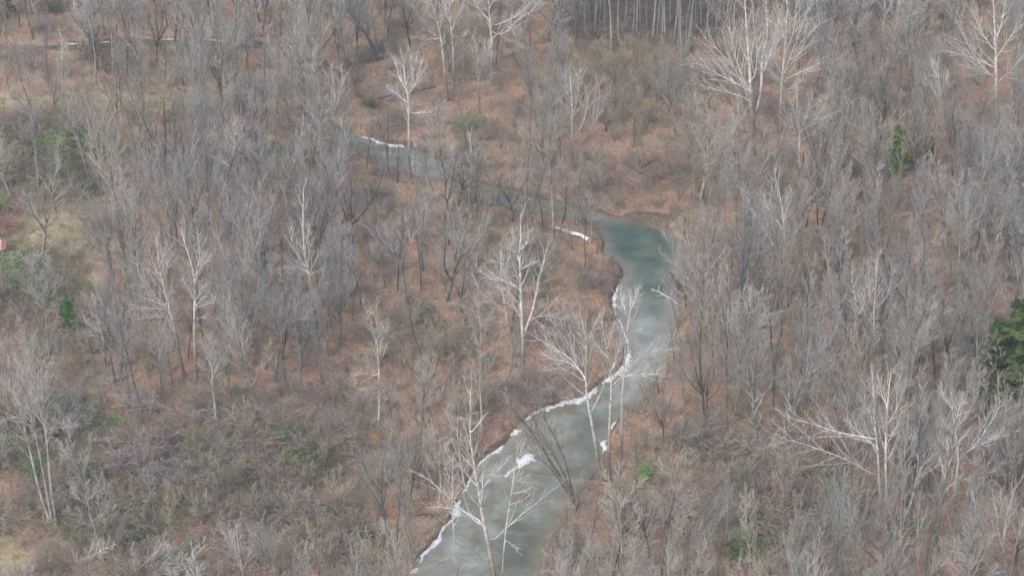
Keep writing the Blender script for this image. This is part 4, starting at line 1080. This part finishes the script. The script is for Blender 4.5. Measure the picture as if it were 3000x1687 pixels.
# the grove of pole-straight trunks at the top centre
NTH = 'first second third fourth fifth sixth seventh eighth ninth tenth eleventh twelfth thirteenth fourteenth fifteenth sixteenth seventeenth eighteenth nineteenth twentieth twenty-first twenty-second twenty-third twenty-fourth twenty-fifth twenty-sixth twenty-seventh twenty-eighth twenty-ninth thirtieth'.split()
for i, (u, v, h) in enumerate(sorted([(1716, 100, 26), (1742, 85, 25), (1756, 60, 24), (1794, 150, 27), (1813, 125, 28), (1851, 120, 25), (1878, 70, 24), (1911, 110, 26), (1925, 100, 26), (1941, 135, 27), (1963, 70, 25), (1983, 175, 28), (1991, 160, 27), (2008, 165, 28), (2024, 120, 26), (2056, 80, 25), (2085, 70, 25), (1640, 55, 24), (1700, 50, 25), (1730, 60, 26), (1770, 95, 26), (1830, 85, 25), (1866, 100, 26), (1895, 85, 25), (1950, 105, 27), (1974, 120, 27), (1998, 175, 28), (2015, 140, 27), (2040, 100, 26), (2070, 95, 26)])):
    p = P(u, v); z = GZ(p[0], p[1])
    place('pole_straight_tree', V_grey[5], (p[0], p[1], z), h, i * 1.3, NTH[i] + ' pole-straight grey trunk from the left in the top centre grove', 'tree', 'straight trunks of the top grove', tuple((.75 + .55 * ((i * 7) % 10) / 10) * x for x in (1, 1.0, .98)), .75 + .05 * (i % 5))
    hput(p[0], p[1], 1.5)
def toned(lo, hi, c):
    def f(u, v, r):
        k = r.uniform(lo, hi)
        return tuple(k * x for x in c)
    return f
SCREEN = [(1270, 565, 9), (1300, 580, 12), (1335, 590, 10), (1352, 600, 14), (1400, 628, 8), (1560, 668, 9), (1590, 675, 12), (1612, 672, 11), (1640, 690, 13), (1665, 700, 10), (1690, 690, 12), (1715, 700, 9), (1735, 715, 11), (1050, 470, 9), (1075, 500, 11), (1025, 460, 12),
  (2002, 765, 10), (2012, 800, 13), (1998, 850, 9), (2008, 905, 13), (1992, 955, 10), (1996, 1010, 12), (1975, 1062, 9), (1955, 1105, 11), (1930, 1150, 8), (1885, 1205, 7), (1700, 1450, 5), (1688, 1500, 6), (1672, 1560, 7), (1650, 1610, 7), (1625, 1665, 8), (1665, 1690, 9), (1600, 1720, 8), (1430, 645, 12), (1452, 655, 10), (1502, 660, 13), (1530, 662, 12), (1110, 515, 9), (1165, 540, 11), (1225, 560, 10)]
for i, (u, v, h) in enumerate(SCREEN):
    p = P(u, v); z = GZ(p[0], p[1]); var = (V_dark + V_slen)[(i * 3) % 8]
    e = place('bankside_tree', var, (p[0], p[1], z), h, i * 1.1, 'x', 'tree', 'thin trees lining the creek', (1.1, 1.08, 1.0), 1.25)
    hput(p[0], p[1], 1.2); PENDING.append((e, float(u), float(v - h * 6.5), .5 if h < 12 else .9, 1, 'thin bankside tree'))
OLIVE = toned(.85, 1.15, (1.0, .965, .87))
SILVER = toned(.9, 1.15, (.98, 1.0, .99))
def dens_pale(u, v):
    return dens_grey(u, v) * .8
n0 = scatter('thick', 62, V_under, (5.5, 9), 2.6, lambda u, v: area(u, v, [(1830, 290, 230, 120)]) * (v > 195), 'thicket_tree', 'olive-tan thicket tree', 'tree', 'olive-tan thicket at top centre', tall=False, col=OLIVE, wide=(.75, 1.3))
n1 = scatter('syc', 70, V_silver, (16, 26), 3.3, dens_pale, 'silver_tree', 'silvery wide-crowned tree', 'tree', 'silvery trees of the wood', col=SILVER)
n7 = scatter('fork', 120, V_fork, (15, 24), 2.5, dens_grey, 'forked_forest_tree', 'fork-crowned bare tree', 'tree', 'fork-crowned trees of the wood')
n8 = scatter('dark', 150, V_dark, (10, 19), 2.4, lambda u, v: np.clip(dens_slen(u, v) + .3 * area(u, v, THICKET + OPEN_C), 0, 1), 'dark_stemmed_tree', 'dark-stemmed bare tree', 'tree', 'dark-stemmed trees of the wood')
n2 = scatter('grey', 195, V_grey, (16, 27), 2.2, dens_grey, 'grey_forest_tree', 'bare grey tree', 'tree', 'grey trees of the wood')
n9 = scatter('straight', 130, [V_grey[5], V_grey[1]], (16, 26), 1.6, dens_grey, 'straight_trunked_tree', 'straight narrow-crowned tree', 'tree', 'straight narrow trees of the wood', wide=(.55, .85))
n3 = scatter('slender', 240, V_slen, (8, 15), 1.7, dens_slen, 'slender_tree', 'slender bare young tree', 'tree', 'slender young trees of the wood')
n4 = scatter('under', 290, V_under, (3.5, 8), 1.7, dens_under, 'brushy_tree', 'low brushy tree', 'tree', 'brushy understory trees', tall=False, wide=(.75, 1.3))
def col_shrub(u, v, r):
    b = r.uniform(.75, 1.2)
    return tuple(b * x for x in r.choice([(1, .96, .96), (1.0, .94, .86), (1.05, 1.0, .80), (.85, .82, .62), (1.0, .82, .74)]))
def pick_shrub(u, v, r):
    g = float(area(np.array([u]), np.array([v]), GREENS)[0])
    return r.choice(V_green) if r.random() < .12 + .35 * g else r.choice(V_shrub)
def is_green(var): return any(var is g for g in V_green)
def scatter_shrubs():
    n5 = scatter('shrub', 290, V_shrub, (1.7, 4.4), 1.7, dens_shrub, 'twiggy_shrub', 'bare twig shrub', 'shrub', 'bare shrubs under the trees', tall=False, wide=(1.0, 1.6), col=col_shrub)
    n6 = scatter('green', 70, V_green, (1.2, 2.6), 1.5, lambda u, v: np.clip(.9 * area(u, v, GREENS) + .04, 0, 1), 'leafy_shrub', 'green-leaved shrub', 'shrub', 'green shrubs under the trees', tall=False, wide=(1.0, 1.7), col=toned(.55, 1.1, (1, 1, 1)))
    return n5, n6
n5, n6 = scatter_shrubs()
# green shrubs one can point to
for (u, v, h, w, lab) in [(333, 1245, 1.6, 1.2, 'small vivid green bush in the open below the left power pole'), (15, 1320, 2.6, 1.4, 'vivid green bush at the left edge beside the three trunks'),
                         (60, 790, 2.4, 2.0, 'bright green shrub at the left edge below the shed'), (60, 850, 2.2, 1.8, 'bright green shrub second below the shed at left'),
                         (55, 372, 1.6, 1.3, 'dark green bush at the upper left edge above the meadow'), (145, 445, 2.6, 1.6, 'bright green shrub in the upper left bramble'),
                         (280, 455, 3.0, 1.8, 'wide olive green shrub right of the upper left bramble'), (845, 1360, 1.8, 1.2, 'small green shrub at the right of the brushy hollow'),
                         (1905, 1400, 2.4, 1.2, 'green-leaved shrub on the right bank behind the pale saplings'), (2190, 1615, 2.4, 1.5, 'green shrub below the right-hand power pole'),
                         (1, 620, 2.5, 1.0, 'dull green shrub at the left edge above the shed')]:
    p = P(u, v); z = GZ(p[0], p[1])
    place('leafy_shrub', V_green[1], (p[0], p[1], z), h, R.uniform(0, 6), lab, 'shrub', 'green shrubs under the trees', (1.25, 1.3, 1.0), w)
for (u, v, h, w, c, lab) in [(45, 665, 2.6, 2.6, (1.0, .62, .58), 'wide reddish-brown bramble mound above the shed'), (375, 1390, 4.2, 1.9, (1.05, 1.0, 1.05), 'big grey-purple dome of drooping twigs in the lower left'),
                            (470, 1420, 3.6, 1.6, (1.0, .97, 1.0), 'second grey-purple twig dome right of the biggest one'), (2095, 1330, 2.6, 1.6, (1.2, 1.1, .95), 'pale tan rounded shrub on the litter right of the lower creek'),
                            (2330, 1590, 2.8, 1.8, (1.15, 1.1, .85), 'olive tan rounded shrub right of the power pole wire')]:
    p = P(u, v); z = GZ(p[0], p[1])
    place('twiggy_shrub', V_shrub[1], (p[0], p[1], z), h, R.uniform(0, 6), lab, 'shrub', 'bare shrubs under the trees', c, w)
print('PLACED', n1, n2, n3, n4, n5, n6)

# ------------------------------------------------------------------ fallen trunks
def log(name, px, r0, r1, mat, label, stubs=4, seed=0, zoff=.15):
    rng = np.random.default_rng(seed)
    u = np.array([p[0] for p in px], float); v = np.array([p[1] for p in px], float)
    t = np.linspace(0, 1, 12); s = np.linspace(0, 1, len(px))
    g = P(np.interp(t, s, u), np.interp(t, s, v), 0.0)
    z = np.maximum(ground_z(g[:, 0], g[:, 1]), WZ)
    rr = np.linspace(r0, r1, 12)
    g[:, 2] = np.convolve(np.pad(z, 1, 'edge'), np.ones(3) / 3, 'valid') + rr * .7 + zoff
    org = g.mean(0); pts = (g - org)[None]
    L = np.linalg.norm(g[-1] - g[0])
    e = empty(name, org)
    V, Q = tubes([(pts, rr[None], 7)]); mobj('trunk', mesh_from('trunk', V, Q, mat), e)
    if stubs:
        p2, r2, L2 = spawn(pts, rr[None], np.array([L]), stubs, .3, 1.0, .8, .25, .25, .5, 5, .12, .0, rng, rtip=.02, rmin=.04)
        V, Q = tubes([(p2, r2, 4)] + twigs_of(p2, r2, L2, rng, 4, 2)); mobj('branch', mesh_from('branch', V, Q, mat), e)
    tag(e, label, 'log', 'fallen trunks')
log('fallen_log', [(1726, 721), (1703, 704), (1668, 697), (1645, 689), (1618, 679)], .42, .2, M['whitelog'], 'bleached white fallen trunk left of the pool', 2, 1, zoff=.5)
log('fallen_log', [(1272, 255), (1220, 268), (1150, 280), (1105, 292)], .38, .22, M['dead'], 'long dark log lying on open litter behind the forked sycamore', 3, 2)
log('fallen_log', [(1150, 162), (1110, 170), (1075, 178), (1045, 183)], .34, .22, M['dead'], 'dark log with broken branches near the top left of centre', 5, 3)
log('fallen_log', [(1515, 155), (1490, 162), (1468, 168)], .34, .25, M['dead'], 'short dark log near the slim white sycamore at the top', 1, 4)
log('fallen_log', [(1932, 668), (1900, 655), (1872, 640), (1845, 632)], .11, .05, M['dead'], 'thin fallen branch over the head of the pool', 9, 5, zoff=.3)
log('fallen_log', [(1985, 885), (1965, 870), (1935, 852), (1908, 840)], .13, .04, M['whitelog'], 'thin white dead limb dipping into the narrows from the right bank', 4, 6, zoff=.5)
log('fallen_log', [(1020, 232), (1060, 238)], .3, .25, M['dead'], 'short black stump-end log left of the long dark log', 0, 7)
log('fallen_log', [(2400, 120), (2440, 135)], .3, .2, M['dead'], 'dark log under the top right wood', 2, 8)
log('fallen_log', [(1870, 500), (1905, 480), (1930, 470)], .28, .14, M['dead'], 'dark leaning log on the litter above the pool', 4, 9)
log('fallen_log', [(0, 1528), (12, 1540), (22, 1556)], .35, .33, M['pole'], 'smooth grey log at the left edge below the three trunks', 0, 10)
log('fallen_log', [(1560, 1450), (1240, 1500)][::-1] and [(1205, 1505), (1245, 1498), (1290, 1502)], .2, .1, M['dead'], 'weathered deadfall tangle on the left bank of the lower creek', 8, 11)
log('fallen_log', [(1140, 1175), (1124, 1180)], .25, .2, M['dead'], 'short log on the litter by the grey-white straight trunk', 0, 12)
log('fallen_log', [(2560, 1450), (2520, 1440), (2480, 1442)], .3, .15, M['dead'], 'dark broken log under the long-limbed sycamore', 4, 13)

# ------------------------------------------------------------------ shed at the left edge
def sheet_mat(name, a, b_):
    m, nt, b = new_mat(name)
    nt.links.new(ramp(nt, noise(nt, 1.5, 5), [(.35, a), (.62, b_)]), b.inputs['Base Color'])
    b.inputs['Roughness'].default_value = .55; b.inputs['Metallic'].default_value = .2
    return m
rust = sheet_mat('rusty_sheet', (.22, .075, .06), (.36, .16, .13)); whitem = sheet_mat('white_sheet', (.40, .39, .39), (.66, .65, .65))
plank = bark('shed_plank', (.10, .085, .075), (.24, .21, .19), 3, tint=False)
sp_ = P(-12, 745); sz = GZ(sp_[0], sp_[1])
shed = empty('shed', (sp_[0], sp_[1], sz), .12, .72)
w, d_, h1, h2 = 5.0, 2.6, 1.7, 2.5           # front wall low, back wall high
V, Q = join([box_arrays(0, d_ / 2, h2 / 2, w, .12, h2), box_arrays(-w / 2 + .06, 0, h1 / 2, .12, d_ - .13, h1), box_arrays(w / 2 - .06, 0, h1 / 2, .12, d_ - .13, h1)])
mobj('wall', mesh_from('wall', V, Q, plank, False), shed)
for px_ in (-2.3, -.8, .8, 2.3):
    V, Q = box_arrays(px_, -d_ / 2 + .1, h1 / 2, .14, .14, h1); mobj('post', mesh_from('post', V, Q, plank, False), shed)
nsh = 9; sw = (w + .5) / nsh
for i in range(nsh):
    x0 = -(w + .5) / 2 + i * sw
    xs = np.linspace(x0 + .01, x0 + sw - .01, 9)
    zz = .03 * np.sin(np.arange(9) * pi / 1.0 * .5 * 2) + (.012 if i % 2 else 0)
    rows = []
    for yy, zt in ((-d_ / 2 - .35, h1 + .02), (d_ / 2 + .3, h2 + .12)):
        rows.append(np.stack([xs, np.full(9, yy), zt + zz], 1)); rows.append(np.stack([xs, np.full(9, yy), zt + zz - .03], 1))
    V = np.concatenate(rows); q = []
    for k in range(8):
        q += [[k, k + 1, 18 + k + 1, 18 + k], [9 + k + 1, 9 + k, 27 + k, 27 + k + 1], [9 + k, 9 + k + 1, k + 1, k]]
    mobj('roof_sheet', mesh_from('roof_sheet', V, np.array(q), whitem if i in (4, 6) else rust, False), shed)
V, Q = box_arrays(.9, -d_ / 2 - .37, h1 - .07, 2.6, .05, .2); mobj('fascia', mesh_from('fascia', V, Q, whitem, False), shed)
tag(shed, 'small open shed with rust-red and white sheet roof at the left edge', 'shed')

# ------------------------------------------------------------------ power poles and wires
mm, nt, b = new_mat('galvanised'); b.inputs['Base Color'].default_value = (.45, .46, .47, 1); b.inputs['Metallic'].default_value = .4; b.inputs['Roughness'].default_value = .5
cm, nt, b = new_mat('porcelain'); b.inputs['Base Color'].default_value = (.30, .31, .31, 1); b.inputs['Roughness'].default_value = .35
wmt, nt, b = new_mat('wire'); b.inputs['Base Color'].default_value = (.30, .29, .30, 1); b.inputs['Roughness'].default_value = .5
def power_pole(u, v, vtop, rz, label):
    p = P(u, v); z = GZ(p[0], p[1]); h = PY(u, vtop, p[1])[2] - z
    e = empty('power_pole', (p[0], p[1], z), rz)
    t = np.linspace(0, 1, 6)
    pts = np.stack([t * 0, t * 0, -.3 + t * (h + .3)], 1)[None]
    V, Q = tubes([(pts, np.linspace(.19, .13, 6)[None], 8)])
    me = mesh_from('pole', V, Q, M['pole']); mobj('pole', me, e)
    arms = []
    for zz, yy in ((h - .35, .14), (h - .80, .14)):
        V, Q = box_arrays(-.55, -yy, zz, 2.3, .11, .14); mobj('crossarm', mesh_from('crossarm', V, Q, M['pole'], False), e)
    for x in (-1.55, -.9, .45):
        zb = h - .28 + .06
        tt = np.linspace(0, 1, 7)
        rr = np.array([.03, .09, .06, .10, .06, .08, .02])
        pts = np.stack([tt * 0 + x, tt * 0 - .14, zb - .05 + tt * .32], 1)[None]
        V, Q = tubes([(pts, rr[None], 8)]); mobj('insulator', mesh_from('insulator', V, Q, cm), e)
    br = np.array([[[-1.2, -.14, h - .45], [-.1, -.14, h - 1.5]]]).repeat(1, 0)
    V, Q = tubes([(br, np.full((1, 2), .035), 5)]); mobj('brace', mesh_from('brace', V, Q, mm), e)
    tag(e, label, 'power pole', 'power poles')
    return np.array([p[0], p[1], z + h]), rz, h
pa, ra, ha = power_pole(294, 1195, 1136, .0, 'weathered power pole with crossarms among the trees at left')
pb, rb, hb = power_pole(2130, 1562, 1441, .0, 'grey power pole with crossarms in the brush at lower right')
pc, rc, hc = power_pole(2330, 2010, 1860, .0, 'grey power pole at the far end of the lower right wires')
def wire(a, b_, sag, label):
    t = np.linspace(0, 1, 40)[:, None]
    p = a * (1 - t) + b_ * t
    p[:, 2] -= sag * 4 * t[:, 0] * (1 - t[:, 0])
    V, Q = tubes([((p - a)[None], np.full((1, 40), .012), 5)])
    o = mobj('power_wire', mesh_from('power_wire', V, Q, wmt)); o.location = a
    tag(o, label, 'wire', 'power wires')
for x, nm in ((-1.55, 'outer'), (-.9, 'middle'), (.45, 'inner')):
    off = np.array([x, -.14, .08])
    wire(pa + off, pb + off, 3.2, f'thin {nm} wire sagging from the left power pole across the hollow')
    wire(pb + off, pc + off, 1.6, f'thin {nm} wire running down right from the lower right pole')

# ------------------------------------------------------------------ undergrowth: saplings, dead stalks and fallen sticks nobody could count
def clump(seed, n, H, spread, flat=False, r0=.02):
    rng = np.random.default_rng(seed)
    st = np.concatenate([rng.normal(0, spread, (n, 2)), np.full((n, 1), -.05)], 1)
    if flat:
        az = rng.uniform(0, 6.28, n); d = np.stack([np.cos(az), np.sin(az), rng.uniform(.0, .25, n)], 1)
        st[:, 2] = rng.uniform(.05, .2, n)
    else:
        d = np.concatenate([rng.normal(0, .35, (n, 2)), np.ones((n, 1))], 1)
    L = H * rng.uniform(.5, 1.1, n)
    tp, tr = grow(st, d, L, np.full(n, r0), np.full(n, .008), 5, .12, 0, rng)
    p2, r2, L2 = spawn(tp, tr, L, 5, .25, 1, .6, .2, .45, .6, 3, .15, .03, rng, rtip=.007, rmin=.011)
    return [(tp, tr, 3), (p2, r2, 3)]
um, nt, b = new_mat('undergrowth_twigs')
oi = nd(nt, 'ShaderNodeObjectInfo')
nt.links.new(ramp(nt, oi.outputs['Random'], [(0.0, (.13, .11, .09)), (.35, (.28, .24, .20)), (.6, (.40, .36, .27)), (.85, (.34, .26, .20)), (1.0, (.48, .44, .38))]), b.inputs['Base Color'])
gm2, nt, b = new_mat('dry_grass')
oi = nd(nt, 'ShaderNodeObjectInfo')
nt.links.new(ramp(nt, oi.outputs['Random'], [(0.0, (.26, .20, .11)), (.5, (.44, .36, .20)), (1.0, (.58, .50, .32))]), b.inputs['Base Color'])
def scatter_stuff(name, label, meshes, pts, scales, seed):
    src = bpy.data.collections.new(name + '_sources')
    for i, me in enumerate(meshes):
        src.objects.link(bpy.data.objects.new(name + '_piece', me))
    me = bpy.data.meshes.new(name); me.vertices.add(len(pts)); me.vertices.foreach_set('co', np.asarray(pts, np.float32).ravel()); me.update()
    a = me.attributes.new('size', 'FLOAT', 'POINT'); a.data.foreach_set('value', np.asarray(scales, np.float32))
    ob = mobj(name, me)
    ng = bpy.data.node_groups.new(name, 'GeometryNodeTree')
    ng.interface.new_socket('Geometry', in_out='INPUT', socket_type='NodeSocketGeometry')
    ng.interface.new_socket('Geometry', in_out='OUTPUT', socket_type='NodeSocketGeometry')
    gi = ng.nodes.new('NodeGroupInput'); go = ng.nodes.new('NodeGroupOutput')
    inst = ng.nodes.new('GeometryNodeInstanceOnPoints')
    ci = ng.nodes.new('GeometryNodeCollectionInfo'); ci.inputs['Collection'].default_value = src; ci.inputs['Separate Children'].default_value = True; ci.inputs['Reset Children'].default_value = True
    at = ng.nodes.new('GeometryNodeInputNamedAttribute'); at.data_type = 'FLOAT'; at.inputs['Name'].default_value = 'size'
    rv = ng.nodes.new('FunctionNodeRandomValue'); rv.data_type = 'FLOAT_VECTOR'; rv.inputs[0].default_value = (-.12, -.12, 0); rv.inputs[1].default_value = (.12, .12, 6.28); rv.inputs['Seed'].default_value = seed
    ng.links.new(gi.outputs[0], inst.inputs['Points']); ng.links.new(ci.outputs[0], inst.inputs['Instance'])
    inst.inputs['Pick Instance'].default_value = True
    ng.links.new(rv.outputs[0], inst.inputs['Rotation']); ng.links.new(at.outputs[0], inst.inputs['Scale'])
    ng.links.new(inst.outputs[0], go.inputs[0])
    md = ob.modifiers.new('scatter', 'NODES'); md.node_group = ng
    return kind(ob, 'stuff', label)
def field(n, dens, seed, lo, hi, mn=1.0):
    global R
    R = random.Random(seed)
    xy = np.array(candidates(n))
    sd = creek_sd(xy[:, 0], xy[:, 1]); gz = ground_z(xy[:, 0], xy[:, 1], sd)
    p = np.stack([xy[:, 0], xy[:, 1], gz], -1)
    u, v = proj(p)
    rr = np.random.default_rng(seed)
    k = (sd > mn) & (rr.random(n) < dens(u, v))
    return p[k], rr.uniform(lo, hi, k.sum())
cl = [mesh_from('clump', *tubes(clump(s, 14, 2.2, .5)), um) for s in (1, 2, 3, 4)]
pts, sc_ = field(30000, lambda u, v: np.clip((.25 + .75 * vnoise(u, v * 1.8, 70)) * (1 - .85 * area(u, v, MEADOW)) + .5 * area(u, v, OPEN_LL + OPEN_LR + GREENS), 0, 1), 31, .35, 1.25, .35)
scatter_stuff('undergrowth', 'knee-high bare saplings and dead stalks over the litter', cl, pts, sc_, 1)
fl = [mesh_from('sticks', *tubes(clump(s, 7, 2.6, .9, True, .035)), um) for s in (11, 12, 13)]
pts, sc_ = field(9000, lambda u, v: .2 + .8 * vnoise(u, v * 1.8, 90), 32, .5, 1.4, .1)
scatter_stuff('fallen_sticks', 'fallen sticks strewn over the forest floor', fl, pts, sc_, 2)
gr = [mesh_from('tuft', *tubes([clump(s, 40, .75, .3, False, .014)[0]]), gm2) for s in (21, 22, 23)]
pts, sc_ = field(26000, lambda u, v: np.clip(area(u, v, MEADOW) + .05 * vnoise(u, v * 1.8, 60), 0, 1), 33, .7, 1.5)
scatter_stuff('dry_grass', 'tan dead grass on the left meadow', gr, pts, sc_, 3)

# ------------------------------------------------------------------ thin haze volume added to soften contrast
hz = bpy.data.materials.new('added_haze'); hz.use_nodes = True
hn = hz.node_tree; hn.nodes.clear()
pv = hn.nodes.new('ShaderNodeVolumePrincipled'); ho = hn.nodes.new('ShaderNodeOutputMaterial')
pv.inputs['Color'].default_value = (.93, .95, 1.0, 1); pv.inputs['Density'].default_value = HAZE; pv.inputs['Anisotropy'].default_value = .3
hn.links.new(pv.outputs[0], ho.inputs['Volume'])
V, Q = box_arrays(0, 1500, (CAMZ + 6 - 4) / 2, 8300, 9300, CAMZ + 6 + 4)
kind(mobj('haze', mesh_from('haze', V, Q, hz, False)), 'stuff', 'thin haze added over the whole scene')

# ------------------------------------------------------------------ tell the trees of the wood apart by what they stand beside
LANDMARKS = [(2200, 230, 'the huge low-forked sycamore'), (2300, 200, 'the tall upswept sycamore'), (2910, 180, 'the top right corner sycamore'), (2345, 420, 'the right-leaning pale tree'),
  (2590, 90, 'the twin-stemmed flaking sycamore'), (2750, 380, 'the slim stem by the green conifer'), (1530, 860, 'the straight white sycamore in mid picture'), (1475, 860, 'the left-leaning white sycamore'),
  (1725, 1200, 'the ivy-footed sycamore'), (1830, 1050, 'the thin white sycamore at the narrows'), (1410, 1450, 'the big bottom sycamore'), (2580, 1300, 'the long-limbed sycamore'),
  (2800, 1350, 'the pale forked tree at right'), (2910, 1560, 'the fan in the bottom right corner'), (500, 900, 'the cream-trunked sycamore'), (568, 880, 'the yellow-grey sycamore'),
  (905, 780, 'the pale sycamore left of centre'), (1675, 360, 'the candelabra sycamore'), (1197, 380, 'the forked tree by the upstream bend'), (1378, 500, 'the pale twin-leader tree'),
  (1404, 220, 'the slim white sycamore near the top'), (1300, 170, 'the silver-grey trunk'), (1440, 80, 'the top edge tree with long limbs'), (2290, 700, 'the tree with the slanting white limb'),
  (2540, 900, 'the twin-crowned tree in the right wood'), (120, 1250, 'the three long trunks'), (1640, 1380, 'the four leaning dark stems'), (630, 1150, 'the isolated grey tree'),
  (1108, 1080, 'the straight trunk on open litter'), (225, 80, 'the white tree by the far creek'), (182, 230, 'the white stem in the grass'), (740, 60, 'the white tree at the far creek\'s end'),
  (810, 230, 'the white forked stem'), (975, 320, 'the upright-limbed white tree'), (690, 470, 'the silvery fan-crowned tree'), (285, 920, 'the silvery tree by the pine'),
  (392, 620, 'the fine fanned tree at the meadow'), (265, 700, 'the small vase-shaped tree'), (400, 1640, 'the contorted white tree'), (260, 1640, 'the crooked bottom-edge tree'),
  (700, 1620, 'the cream many-stemmed tree'), (2260, 1000, 'the tall dark trunk at right'), (2760, 1500, 'the vine-wrapped trunk'), (1130, 440, 'the forked dark sapling'),
  (2633, 430, 'the bright green conifer'), (2960, 1010, 'the large dark conifer'), (200, 920, 'the small bright pine'), (2130, 1500, 'the lower right power pole'), (290, 1160, 'the left power pole'),
  (1890, 90, 'the close grove at top centre'), (10, 730, 'the shed'), (1900, 700, 'the pool'), (1670, 700, 'the bleached fallen trunk'), (1190, 275, 'the long dark log'),
  (1530, 1360, 'the midstream ice patch'), (375, 1370, 'the big twig dome'), (2095, 1320, 'the pale tan shrub'), (333, 1235, 'the vivid green bush'), (760, 1300, 'the brushy hollow'), (1830, 290, 'the olive thicket')]
LMA = np.array([(a, b) for a, b, c in LANDMARKS])
buckets = {}
for e, u, v, hh, br, noun in PENDING:
    d = np.hypot(LMA[:, 0] - u, (LMA[:, 1] - v))
    j = int(np.argmin(d)); dx, dy = u - LMA[j, 0], v - LMA[j, 1]
    if abs(dx) > abs(dy): side = 'left of' if dx < 0 else 'right of'
    else: side = 'above' if dy < 0 else 'below'
    size = 'short' if hh < .4 else 'tall' if hh > .6 else 'medium'
    buckets.setdefault((noun, size, side, j), []).append((d[j], e))
ORD = ['nearest', 'second', 'third', 'fourth', 'fifth', 'sixth', 'seventh', 'eighth', 'ninth', 'tenth']
for (noun, size, side, j), lst in buckets.items():
    lst.sort(key=lambda p: p[0])
    for k, (d, e) in enumerate(lst):
        rank = '' if len(lst) == 1 else (ORD[k] + ' ' if k < len(ORD) else 'outer ')
        e['label'] = f"{rank}{size} {noun} {side} {LANDMARKS[j][2]}"
